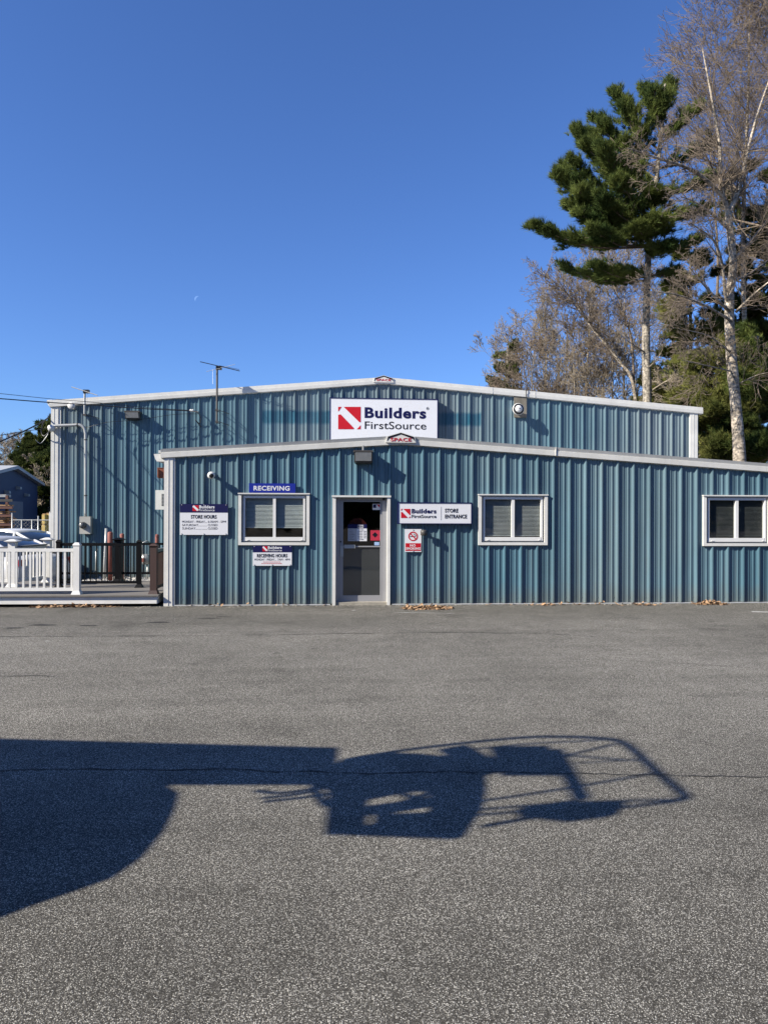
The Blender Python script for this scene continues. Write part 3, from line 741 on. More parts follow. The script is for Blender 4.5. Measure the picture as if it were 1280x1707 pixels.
text('Builders', 607.8, 678.8, 710, 698.3, Y - .001, 'navy', s, bold=.038)
text('FirstSource', 608, 702.3, 710.3, 716.3, Y - .001, 'ink', s, bold=.006)
text('®', 710.4, 678.6, 715, 683.5, Y - .001, 'ink', s)
Y = YF - .10
s = plate('wall_sign', (664, 838.5, 784.8, 872.5), Y, .055, 'white store entrance sign with red logo in dark frame right of the glass door', edge='navy', ew=1.4)
logo(668.3, 848.2, 683.6, 863.2, Y - .001, s)
text('Builders', 686, 848.2, 727, 856, Y - .001, 'navy', s, bold=.038); text('FirstSource', 686, 858, 727, 863.6, Y - .001, 'ink', s, bold=.012)
a, b = XZ(734.5, 844.5, Y); a2, b2 = XZ(735.1, 867, Y); MB().box(a, Y - .004, b2, a2, Y, b).build('divider', 'grey', s)
text('STORE', 741.5, 847.8, 763.5, 854.5, Y - .001, 'ink', s, bold=.03); text('ENTRANCE', 741.5, 857.6, 778, 864.3, Y - .001, 'ink', s, bold=.03)

Y = YF - .058
s = plate('wall_sign', (674.8, 882, 702.2, 920), Y, .012, 'small white and red no smoking sign under the store entrance sign')
cx, cz = XZ(688.3, 894, Y); r0, r1 = .072, .094
mb = MB(); n = 32
mb.add([(cx + r * math.cos(2 * math.pi * i / n), Y - .004, cz + r * math.sin(2 * math.pi * i / n)) for i in range(n) for r in (r0, r1)],
       [(2 * i, 2 * ((i + 1) % n), 2 * ((i + 1) % n) + 1, 2 * i + 1) for i in range(n)])
k = .011; c_, s_ = math.cos(R(-45)), math.sin(R(-45))
mb.prism([(cx + u * c_ - v * s_, cz + u * s_ + v * c_) for u, v in ((-r0 - .004, -k), (r0 + .004, -k), (r0 + .004, k), (-r0 - .004, k))], Y - .005, Y - .001)
mb.build('prohibition_ring', 'red', s)
cg = MB(); cg.box(cx - .058, Y - .003, cz - .012, cx + .035, Y - .001, cz + .002); cg.box(cx + .040, Y - .003, cz - .012, cx + .05, Y - .001, cz + .002)
cg.tube([(cx + .045, Y - .002, cz + .01), (cx + .04, Y - .002, cz + .025), (cx + .02, Y - .002, cz + .03), (cx + .012, Y - .002, cz + .05)], .003, 5)
cg.tube([(cx + .055, Y - .002, cz + .01), (cx + .052, Y - .002, cz + .033), (cx + .03, Y - .002, cz + .042), (cx + .024, Y - .002, cz + .055)], .003, 5)
cg.build('cigarette_symbol', 'ink', s)
a, b = XZ(675.8, 905.5, Y); a2, b2 = XZ(701.3, 918.2, Y); p = MB().box(a, Y - .003, b2, a2, Y, b).build('red_panel', 'red', s)
text('NO', 683.2, 907.3, 692.5, 911.3, Y - .003, 'board', s, .03, .003); text('SMOKING', 676.5, 912.4, 700.8, 916.4, Y - .003, 'board', s, .03, .003)

Y = YF - .075
s = plate('wall_sign', (415, 805.5, 492.5, 821.7), Y, .035, 'blue receiving sign with white letters above the left window', m='blue')
text('RECEIVING', 423, 809.8, 483, 818, Y - .001, 'board', s, .03)

Y = YF - .056
s = plate('wall_sign', (300.3, 840, 380, 891.6), Y, .010, 'white store hours sign with navy header left of the receiving window')
a, b = XZ(300.2, 839.9, Y); a2, b2 = XZ(380.1, 854.5, Y); MB().box(a, Y - .003, b2, a2, Y + .011, b).build('header', 'navy', s)
logo(321.3, 842.3, 331.5, 851.9, Y - .003, s, back='board')
text('Builders', 332.5, 842.3, 358, 847.6, Y - .003, 'board', s, .035, .003); text('FirstSource', 332.5, 848.4, 358, 852.2, Y - .003, 'board', s, .01, .003)
text('STORE HOURS', 318.6, 858.3, 361.4, 864.6, Y, 'ink', s, .03)
for i, (l, r) in enumerate((('MONDAY - FRIDAY....', '6:30AM - 5PM'), ('SATURDAY.............', 'CLOSED'), ('SUNDAY................', 'CLOSED'))):
    y = 867.8 + i * 5.6
    text(l, 304, y, 345.5, y + 3.7, Y, 'ink', s, 0, .003); text(r, 347, y, 377 if i == 0 else 363, y + 3.7, Y, 'ink', s, 0, .003)

Y = YF - .056
s = plate('wall_sign', (421.7, 909.5, 486.5, 943), Y, .010, 'white receiving hours sign with navy header below the left window')
a, b = XZ(421.6, 909.4, Y); a2, b2 = XZ(486.6, 920.6, Y); MB().box(a, Y - .003, b2, a2, Y + .011, b).build('header', 'navy', s)
logo(437.7, 910.6, 446, 919, Y - .003, s, back='board')
text('Builders', 446.8, 910.6, 470, 915, Y - .003, 'board', s, .035, .003); text('FirstSource', 446.8, 915.8, 470, 919, Y - .003, 'board', s, .01, .003)
text('RECEIVING HOURS', 428.6, 923.3, 479.2, 929.2, Y, 'ink', s, .03)
text('MONDAY - FRIDAY....', 424.5, 931, 461, 934.4, Y, 'ink', s, 0, .003); text('7AM - 4PM', 463, 931, 483.3, 934.4, Y, 'ink', s, 0, .003)
mb = MB()
rr = random.Random(4)
for row, (xa, xb) in ((936.4, (439, 468)), (939.0, (436, 470))):
    x = xa
    while x < xb:
        w = rr.uniform(1.2, 3.0); a, b = XZ(x, row, Y); a2, b2 = XZ(min(xb, x + w), row + .9, Y); mb.box(a, Y - .002, b2, a2, Y, b); x += w + .7
mb.build('small_print', 'red', s)

for o in [o for o in COL.objects if o.get('category') == 'sign' and ('hours' in o['label'] or 'no smoking' in o['label'])]:
    pn = [c for c in o.children if c.name.startswith('panel')][0]; bb = [Vector(c) + o.location for c in pn.bound_box]
    xs_ = [v.x for v in bb]; zs_ = [v.z for v in bb]; yy = min(v.y for v in bb); x0, x1, z0, z1 = min(xs_), max(xs_), min(zs_), max(zs_)
    for fx in ((.04, .5, .96) if x1 - x0 > .5 else (.5,)):
        for z in (z0 + .018, z1 - .018):
            MB().lathe((x0 + (x1 - x0) * fx, yy - .003, z), (0, -1, 0), [(0, .011), (.006, .009)], 8).build('bolt', 'galv', o)

# ------------------------------------------------------------------ wall fixtures
def wallpack(px, Yw, label, stem=False):
    """floodlight: box housing tilted down with a lens in front"""
    x0, zt = XZ(px[0], px[1], Yw - .3); x1, zb = XZ(px[2], px[3], Yw - .3)
    t = thing('flood_light', label, 'flood light', ((x0 + x1) / 2, Yw, (zt + zb) / 2))
    h = MB(); d = .32
    h.hexa([(x0 + .02, Yw - .04, zb - .02), (x1 - .02, Yw - .04, zb - .02), (x1 - .02, Yw - .04, zt - .03), (x0 + .02, Yw - .04, zt - .03),
            (x0, Yw - d + .06, zb), (x1, Yw - d + .06, zb), (x1, Yw - d, zt), (x0, Yw - d, zt)])
    h.box(x0 - .012, Yw - d - .012, zt - .02, x1 + .012, Yw - .04, zt + .012)
    h.build('housing', 'bronze', t)
    w = x1 - x0; hh = zt - zb
    l = MB(); l.hexa([(x0 + .06 * w, Yw - d + .045, zb + .10 * hh), (x1 - .06 * w, Yw - d + .045, zb + .10 * hh), (x1 - .06 * w, Yw - d + .05, zb + .1 * hh), (x0 + .06 * w, Yw - d + .05, zb + .1 * hh),
                      (x0 + .06 * w, Yw - d - .012, zt - .15 * hh), (x1 - .06 * w, Yw - d - .012, zt - .15 * hh), (x1 - .06 * w, Yw - d + .02, zt - .15 * hh), (x0 + .06 * w, Yw - d + .02, zt - .15 * hh)])
    l.build('lens', 'lens', t)
    b = MB(); b.box((x0 + x1) / 2 - .06, Yw - .06, zb, (x0 + x1) / 2 + .06, Yw, zt)
    if stem: b.tube([((x0 + x1) / 2, Yw - .15, zt), ((x0 + x1) / 2, Yw - .15, zt + .12)], .018, 6)
    b.build('bracket', 'galv', t)
wallpack((590.5, 751.5, 621, 770), YF, 'large dark floodlight with grey lens above the glass door', stem=True)
wallpack((208.5, 685.5, 232.5, 697.5), YM, 'small dark wall-pack light near the left end of the warehouse gable')
# security camera
cx, cz = XZ(351.5, 791.5, YF - .25)
t = thing('security_camera', 'white round security camera with black lens on the annex wall', 'security camera', (cx, YF, cz))
MB().lathe((cx, YF, cz + .02), (0, -1, 0), [(0, .05), (.03, .05), (.05, .03), (.14, .03)], 14).build('mount', 'pvc', t, True)
MB().lathe((cx, YF - .13, cz), (0, -1, -.1), [(0, .03), (.015, .058), (.06, .072), (.11, .066), (.135, .045)], 18).build('dome', 'pvc', t, True)
MB().lathe((cx + .014, YF - .26, cz - .018), (.05, -1, -.25), [(0, .045), (.014, .04), (.02, .025)], 14).build('camera_lens', 'black', t, True)
# black lamp by the no smoking sign
cx, cz = XZ(706.5, 888, YF - .16)
t = thing('wall_lamp', 'small black cylinder wall lamp beside the no smoking sign', 'wall lamp', (cx, YF, cz))
MB().box(cx - .05, YF - .05, cz - .05, cx + .05, YF, cz + .05).build('base', 'black', t)
MB().lathe((cx, YF - .15, cz - .055), (0, 0, 1), [(0, .05), (.01, .065), (.09, .065), (.11, .05)], 14).build('shade', 'bronze', t, True)
MB().tube([(cx, YF - .04, cz + .02), (cx, YF - .12, cz + .02)], .02, 6).build('arm', 'black', t)
# small round light at the left end of the warehouse
cx, cz = XZ(120.5, 677, YM - .2)
t = thing('bulb_light', 'small white round lamp under the left eave of the warehouse', 'lamp', (cx, YM, cz))
MB().lathe((cx, YM - .04, cz), (0, -1, 0), [(0, .04), (.1, .035), (.13, .075), (.2, .095), (.24, .09), (.26, .05)], 16).build('reflector', 'pvc', t, True)
MB().box(cx - .06, YM - .045, cz - .06, cx + .06, YM, cz + .06).build('base', 'galv', t)
# gable spotlight on its plywood board
x0, zt = XZ(856.5, 659.5, YM - .06); x1, zb = XZ(877.5, 696, YM - .06)
t = thing('spotlight', 'round white spotlight on a weathered plywood board at the right of the gable', 'spotlight', ((x0 + x1) / 2, YM, zb))
MB().box(x0, YM - .065, zb, x1, YM - .042, zt).build('backing_board', 'wood_w', t)
cx, cz = XZ(865, 681, YM - .4); ax = Vector((.10, -1, .06)).normalized()
MB().lathe((cx - .03, YM - .06, cz - .02), ax, [(0, .06), (.10, .07), (.16, .12), (.24, .165), (.27, .17)], 24).build('shell', 'pvc', t, True)
c2 = Vector((cx - .03, YM - .06, cz - .02)) + ax * .268
MB().lathe(c2, ax, [(0, .155), (.01, .155), (.012, .10)], 24).build('rim', 'black', t, True)
MB().lathe(c2 + ax * .012, ax, [(0, .10), (.03, .105), (.07, .085), (.09, .04)], 20).build('bulb', 'vinyl', t, True)
MB().lathe(c2 + ax * .1, ax, [(0, .02), (.01, .012)], 8).build('bulb_tip', 'black', t)
a, b = XZ(876.3, 650, YM - .1); a2, b2 = XZ(876.3, 664, YM - .1)
MB().tube([(a, YM - .12, b2), (a, YM - .13, b), (a + .03, YM - .1, b + .02)], .012, 6).build('cable_hook', 'black', t)

def yagi(name, label, px, py0, py1, Yw, booms, brackets, m='bronze'):
    x, z0 = XZ(px, py1, Yw); _, z1 = XZ(px, py0, Yw)
    t = thing(name, label, 'antenna', (x, Yw, z0))
    MB().tube([(x, Yw, z0), (x, Yw, z1)], .028, 8).build('mast', m if m != 'bronze' else 'bronze', t)
    for (xa, ya, xb, yb, r, mm) in booms:
        A = onY(xa, ya, Yw - .05); B = onY(xb, yb, Yw - .25)
        MB().tube([A, B], r, 5).build('element', mm, t)
    hx, hz = XZ(px + 4, py0 + 1, Yw); MB().box(hx - .08, Yw - .09, hz - .03, hx + .07, Yw + .02, hz + .06).build('clamp', 'black', t)
    for y in brackets:
        bx_, bz = XZ(px, y, Yw); b = MB(); b.tube([(bx_, Yw, bz), (bx_ + .02, YM - .04, bz)], .012, 5); b.tube([(bx_ - .0, Yw, bz + .02), (bx_ + .28, YM - .02, bz - .04)], .01, 5)
        b.box(bx_ - .04, Yw - .035, bz - .02, bx_ + .04, Yw + .03, bz + .03); b.build('bracket', 'bronze', t)
yagi('tv_antenna', 'dark television antenna on a tall mast at the left half of the gable', 361.8, 614, 706, YM - .40,
     [(334, 603, 400, 618.5, .011, 'black'), (366, 609.5, 399, 616, .006, 'black'), (344.5, 619.5, 392, 607.5, .006, 'galv'), (355, 616, 355, 640, .003, 'galv')], (684, 703.5))
yagi('tv_antenna', 'small antenna on a pale mast at the left corner of the warehouse', 141.6, 653, 694, YM - .35,
     [(120, 645, 163, 659, .012, 'galv'), (146, 656, 146, 672, .004, 'galv')], (692,), 'galv')

# wires
def wire(pxpts, label, r=.012, name='utility_cable', m='black', cat='cable', n=12, group=None):
    P = [onY(x, y, d) for x, y, d in pxpts]; pts = []
    for i in range(len(P) - 1):                       # catmull-rom
        p0 = P[max(i - 1, 0)]; p1 = P[i]; p2 = P[i + 1]; p3 = P[min(i + 2, len(P) - 1)]
        for k in range(n):
            t = k / n; pts.append(0.5 * ((2 * p1) + (p2 - p0) * t + (2 * p0 - 5 * p1 + 4 * p2 - p3) * t * t + (3 * p1 - p0 - 3 * p2 + p3) * t ** 3))
    pts.append(P[-1]); o = MB().tube(pts, r, 5).build(name, m, smooth=True); tag(o, label, cat, group); return o
wire([(-60, 661, 18), (0, 664.5, 18.6), (78, 670.5, 19.8), (160, 675.5, 20.1), (235, 681, 20.2), (318, 685, 20.35)], 'lower black overhead cable running along the gable to the white insulator', .014)
wire([(-60, 651, 18), (0, 656, 18.6), (82, 664.5, 19.9), (160, 671, 20.1), (240, 679, 20.3), (317, 684, 20.45)], 'upper thin overhead cable reaching the gable from the left', .007)
wire([(-60, 765, 17), (0, 736.5, 18.3), (40, 719, 19.4), (76, 700, 20.5), (87, 689, 20.9)], 'thick twisted service cable rising to the warehouse corner', .02)
wire([(-60, 731, 17), (0, 725.5, 18.3), (40, 719, 19.4), (80, 714, 20.4)], 'thin cable running level to the service head', .009)
wire([(77, 699, 20.5), (72, 707, 20.55), (69.5, 720, 20.6), (74, 727, 20.55), (82, 720, 20.5), (84, 713, 20.5)], 'black drip loop hanging beside the service head', .016)
wire([(60, 733, 20.4), (68, 739, 20.45), (78, 728, 20.5), (84, 716, 20.5)], 'short grey cable tail below the service head', .008, m='galv')
wire([(321, 686, 20.4), (330, 688, 20.35), (335, 697, 20.35), (333, 706, 20.4), (326, 700, 20.35), (336, 712, 20.45)], 'black coil of cable looping under the white insulator', .012)
wire([(144, 713, 20.6), (180, 704, 20.5), (230, 700, 20.5), (290, 691, 20.5), (332, 690, 20.5)], 'thin black cable slung low across the gable from the conduit', .007)
a, b = XZ(320, 684.5, YM - .25)
t = thing('insulator', 'white cable insulator on a short arm at the gable', 'insulator', (a, YM, b))
MB().lathe((a - .06, YM - .25, b), (1, 0, 0), [(0, .02), (.03, .045), (.06, .025), (.09, .045), (.12, .02)], 12).build('spool', 'pvc', t, True)
MB().tube([(a, YM - .25, b), (a + .12, YM - .12, b), (a + .14, YM - .03, b)], .016, 6).build('arm', 'galv', t)

# conduit and meter
t = thing('electric_meter', 'grey electric meter box with conduit on the warehouse wall behind the deck', 'electric meter', XZ(142, 890, YM - .1)[:1] + (YM, XZ(142, 890, YM)[1]))
YC = YM - .16
P = [onY(x, y, YC) for x, y in ((89, 712), (94, 709.8), (120, 708.8), (131, 708.2), (137, 710), (141, 714), (143.2, 722), (143.4, 733), (143.4, 800), (143.2, 861))]
pts = []
for i in range(len(P) - 1):
    for k in range(6):
        p0 = P[max(i - 1, 0)]; p1 = P[i]; p2 = P[i + 1]; p3 = P[min(i + 2, len(P) - 1)]; q = k / 6
        pts.append(0.5 * ((2 * p1) + (p2 - p0) * q + (2 * p0 - 5 * p1 + 4 * p2 - p3) * q * q + (3 * p1 - p0 - 3 * p2 + p3) * q ** 3))
pts.append(P[-1])
MB().tube(pts, .042, 10).build('conduit', 'galv', t, True)
p = onY(88, 713, YC)
MB().lathe(p + Vector((.06, 0, .03)), (-1, 0, -.5), [(0, .05), (.06, .09), (.14, .10), (.18, .06)], 14).build('weather_head', 'vinyl', t, True)
for (x, y) in ((129, 708.4), (143.4, 734), (143.4, 827)):
    q = onY(x, y, YC); ax = (1, 0, 0) if x < 135 else (0, 0, 1)
    MB().lathe(q, ax, [(0, .05), (.03, .05)], 10).build('strap', 'bronze', t)
x0, zt = XZ(133.5, 861, YM - .2); x1, zb = XZ(151.5, 890, YM - .2)
bx_ = MB().box(x0, YM - .22, zb, x1, YM - .04, zt).build('meter_box', mat('meter_grey', (.46, .455, .42), .5, var=.1), t)
cx, cz = XZ(139.5, 875.5, YM - .2)
MB().lathe((cx, YM - .22, cz), (0, -1, 0), [(0, .095), (.03, .095), (.05, .085), (.12, .075), (.14, .04)], 18).build('meter_dome', mat('meter_glass', (.10, .10, .10), .15), t, True)
MB().lathe((cx - .01, YM - .345, cz), (0, -1, 0), [(0, .05), (.02, .02)], 12).build('meter_dial', 'lens', t, True)

# things on the hidden side wall, seen past the annex corner
x0, zt = XZ(263.5, 780.5, YF + .5); x1, zb = XZ(277, 797, YF + .5)
o = MB(); o.box(x0, YF + .5, zb, XL, YF + .62, zt); o.box(x0 - .012, YF + .5, zt - .01, XL, YF + .64, zt + .012); o.box(x0 + .0, YF + .46, zb + .02, x0 + .02, YF + .5, zt - .02)
tag(o.build('alarm_box', 'orange'), 'orange-red alarm box on the hidden side of the annex corner', 'alarm box')
x0, zt = XZ(259.5, 817, YF + .4); x1, zb = XZ(277, 849.5, YF + .4)
t = thing('air_conditioner', 'white air conditioner sticking out past the left corner of the annex', 'air conditioner', (x0, YF + .4, zb))
MB().box(x0, YF + .4, zb, XL, YF + 1.0, zt).build('casing', 'trim', t)
g = MB()
for i in range(9):
    z = zb + .08 + i * (zt - zb - .14) / 9; g.box(x0 + .12, YF + .392, z, XL, YF + .4, z + .012)
g.build('grille', 'bronze', t)

# ------------------------------------------------------------------ deck and railings
DZ = .235; DY0 = YF - .12; DY1 = 17.3
xr = onY(263, 992, DY0).x; xl = -13.0
deck = thing('deck', 'low display deck with grey boards and white fascia left of the annex', 'deck', ((xl + xr) / 2, DY0, 0))
d = MB(); y = DY0 - .03; i = 0
while y < DY1:
    d.box(xl, y, DZ - .028, xr + .02, y + .138, DZ); y += .144
d.build('deck_boards', 'deck', deck)
f = MB(); f.box(xl, DY0 + .02, .06, xr - .02, DY0 + .045, DZ - .03); f.box(xr - .03, DY0 + .045, .06, xr - .005, DY1, DZ - .03); f.build('fascia', 'pvc', deck)
f = MB()
for x in np.arange(xl + .5, xr, 1.8): f.box(x, DY0 + .3, 0, x + .1, DY1 - .3, DZ - .03)
f.build('joist', 'wood_w', deck)

def post(mb, x, y, z0, z1, w, cap=0.0, skirt=0.03):
    h = w / 2; mb.box(x - h, y - h, z0, x + h, y + h, z1)
    if skirt: mb.hexa([(x - h - skirt, y - h - skirt, z0), (x + h + skirt, y - h - skirt, z0), (x + h + skirt, y + h + skirt, z0), (x - h - skirt, y + h + skirt, z0),
                       (x - h - .004, y - h - .004, z0 + .07), (x + h + .004, y - h - .004, z0 + .07), (x + h + .004, y + h + .004, z0 + .07), (x - h - .004, y + h + .004, z0 + .07)])
    c = h + .01 + cap
    mb.hexa([(x - h - .004, y - h - .004, z1), (x + h + .004, y - h - .004, z1), (x + h + .004, y + h + .004, z1), (x - h - .004, y + h + .004, z1),
             (x - c, y - c, z1 + .03), (x + c, y - c, z1 + .03), (x + c, y + c, z1 + .03), (x - c, y + c, z1 + .03)])
    mb.hexa([(x - c, y - c, z1 + .03), (x + c, y - c, z1 + .03), (x + c, y + c, z1 + .03), (x - c, y + c, z1 + .03),
             (x - h * .6, y - h * .6, z1 + .07), (x + h * .6, y - h * .6, z1 + .07), (x + h * .6, y + h * .6, z1 + .07), (x - h * .6, y + h * .6, z1 + .07)])
    return mb
def railing(name, label, A, B, zt, zb, sp, bw, m, rt=.045, rh=.06, topm=None, round_=False, cover=None):
    """panel from A to B (x,y): top rail, bottom rail, balusters each its own part"""
    A = Vector((*A, 0)); B = Vector((*B, 0)); d = (B - A); L = d.length; d.normalize(); nrm = Vector((-d.y, d.x, 0))
    t = thing(name, label, 'railing', (A.x, A.y, DZ))
    def bar(a, b, w, z0, z1):
        a = A + d * a; b = A + d * b; n_ = nrm * w / 2
        return [tuple((p + q)[:2]) + (z,) for z in (z0, z1) for p, q in ((a, -n_), (b, -n_), (b, n_), (a, n_))]
    MB().hexa(bar(0, L, rt, zt - rh, zt)).build('top_rail', topm or m, t)
    if cover: MB().hexa(bar(0, L, rt + .08, zt + .002, zt + .03)).build('cap_board', cover, t)
    MB().hexa(bar(0, L, rt * .9, zb, zb + rh)).build('bottom_rail', m, t)
    k = int(L / sp); off = (L - k * sp) / 2
    me = None
    for i in range(k + 1):
        s_ = off + i * sp
        if me is None:
            o = MB().hexa(bar(s_ - bw / 2, s_ + bw / 2, bw, zb + rh, zt - rh)).build('baluster', m, t); me = o; s0 = s_
        else:
            o = me.copy(); COL.objects.link(o); o.parent = t; q = d * (s_ - s0); o.location = me.location + q
    return t
yR = DY0 + .14
pw = onY(129, 960, yR).x
railing('porch_railing', 'white picket railing along the front edge of the deck', (xl, yR), (pw - .07, yR), 1.115, .30, .1287, .036, 'pvc', .05, .062)
o = post(MB(), pw, yR, DZ, 1.16, .115); tag(o.build('railing_post', 'pvc'), 'white square post at the right end of the front picket railing', 'post')
# black railings
bp1 = onG(98.5, 979, DZ); bp2 = onG(232.5, 976.5, DZ); yb = 15.75
bx1, bx2 = bp1.x * yb / bp1.y, bp2.x * yb / bp2.y
railing('porch_railing', 'nearer black railing across the deck behind the white post', (bx1, yb), (bx2, yb), 1.16, .32, .118, .018, 'blackrail', .05, .05)
for x, lab in ((bx1, 'black post at the left end of the nearer black railing'), (bx2, 'black post at the right end of the nearer black railing')):
    tag(post(MB(), x, yb, DZ, 1.17, .085, 0, .04).build('railing_post', 'blackrail'), lab, 'post')
yr = 17.15
def xat(px, Y): return onY(px, 940, Y).x
railing('porch_railing', 'rear black railing at the back edge of the deck', (xat(99, yr), yr), (xat(276, yr), yr), 1.12, .40, .118, .018, 'blackrail', .05, .05)
tag(post(MB(), xat(198.5, yr - .1), yr - .1, DZ, 1.17, .15, .05, .03).build('railing_post', 'blackrail'), 'thick black post with a wide cap in the middle of the rear railing', 'post')
mb = MB(); x = xat(165, yb); mb.box(x - .02, yb - .03, DZ, x + .02, yb + .03, .33)
# brown side railing
xb = onY(257, 950, yR).x
tag(post(MB(), xb, yR, DZ, 1.14, .125, .012, .03).build('railing_post', 'brown'), 'brown post at the right front corner of the deck', 'post')
railing('porch_railing', 'brown railing running back along the right side of the deck beside the annex', (xb + .03, yR + .07), (xb + .03, DY1 - .3), 1.10, .33, .11, .035, 'brown', .06, .06, topm='cap')
# white display railing running back
wa = (xat(22, 16.0), 16.0); wb = (xat(80, 17.1), 17.1)
for p, lab in ((wa, 'left thick white post with a wide pyramid cap on the deck'), (wb, 'right thick white post with a wide pyramid cap beside the white car')):
    tag(post(MB(), p[0], p[1], DZ, 1.17, .145, .055, .04).build('railing_post', 'pvc'), lab, 'post')
railing('porch_railing', 'white railing with grey cap board between the two thick white posts', (wa[0] + .1, wa[1] + .05), (wb[0] - .03, wb[1] - .1), 1.07, .33, .125, .03, 'pvc', .06, .06, cover='cap')
railing('porch_railing', 'white railing left of the thick white post in the middle of the deck', (xl, 15.9), (wa[0] - .1, 16.0), 1.05, .33, .125, .03, 'pvc', .05, .06, cover='cap')

# pipes, bollards, gas meter behind the deck
def bollard(px, ytop, Yb, r, label, m='rust', name='bollard', cat='bollard'):
    x = xat(px, Yb); _, z = XZ(px, ytop, Yb)
    o = MB().lathe((x, Yb, -.1), (0, 0, 1), [(0, r), (z + .1 - .02, r), (z + .1, r * .8), (z + .11, r * .3)], 14).build(name, m, smooth=True)
    tag(o, label, cat)
bollard(184, 887, 19.3, .065, 'leftmost faded red bollard behind the black railing')
bollard(203.8, 890, 19.4, .055, 'faded red bollard behind the thick black post')
bollard(261.8, 891, 19.4, .045, 'faded red bollard behind the brown post')
x = xat(176.5, 19.9); P_ = [(x - .03, 19.9, -.1), (x - .02, 19.9, .5), (x, 19.9, .9), (x, 19.95, XZ(176, 881, 19.9)[1])]
tag(MB().tube(P_, .04, 10).build('standpipe', 'galv', smooth=True), 'pale pipe standing left of the faded red bollard', 'pipe')
x = xat(158, 20.3)
tag(MB().tube([(x, 20.45, -.1), (x, 20.45, .75), (x, 20.55, .8)], .025, 8).build('hose_tap', 'galv', smooth=True), 'thin tap pipe on the wall below the meter', 'pipe')
t = thing('gas_meter', 'grey gas meter with pipework beside the brown post', 'gas meter', (xat(241, 20), 20, 0))
gx = xat(241, 20)
MB().lathe((gx, 20.1, .42), (0, 0, 1), [(0, .07), (.04, .12), (.2, .13), (.26, .09), (.28, .05)], 14).build('body', 'galv', t, True)
MB().box(gx - .06, 19.9, .5, gx + .02, 19.97, .6).build('dial', 'rust', t)
MB().tube([(gx - .08, 20.1, .7), (gx - .08, 20.1, 1.0), (gx + .05, 20.1, 1.05), (gx + .06, 20.3, 1.0)], .022, 8).build('pipe', 'galv', t, True)
MB().tube([(gx + .06, 20.1, -.1), (gx + .06, 20.1, .45)], .022, 8).build('pipe', 'galv', t, True)
# pale rubble strip between deck and wall
rr = np.random.default_rng(3); n = 1500
cx_ = rr.uniform(xat(130, 19), xat(275, 19), n); cy_ = rr.uniform(17.8, 20.4, n); s_ = rr.uniform(.03, .10, n)
V = []
for x, y, s0 in zip(cx_, cy_, s_):
    a = rr.uniform(0, 6.28); p = [Vector((x + s0 * math.cos(a + k * 2.1), y + s0 * math.sin(a + k * 2.1), 0)) for k in range(3)]; top = Vector((x, y, s0 * .9))
    for k in range(3): V += [p[k], p[(k + 1) % 3], top]
tag(tris_mesh('rubble', np.array(V), 'gravel', None), 'pale stones between the deck and the warehouse wall', 'stones', kind='stuff')

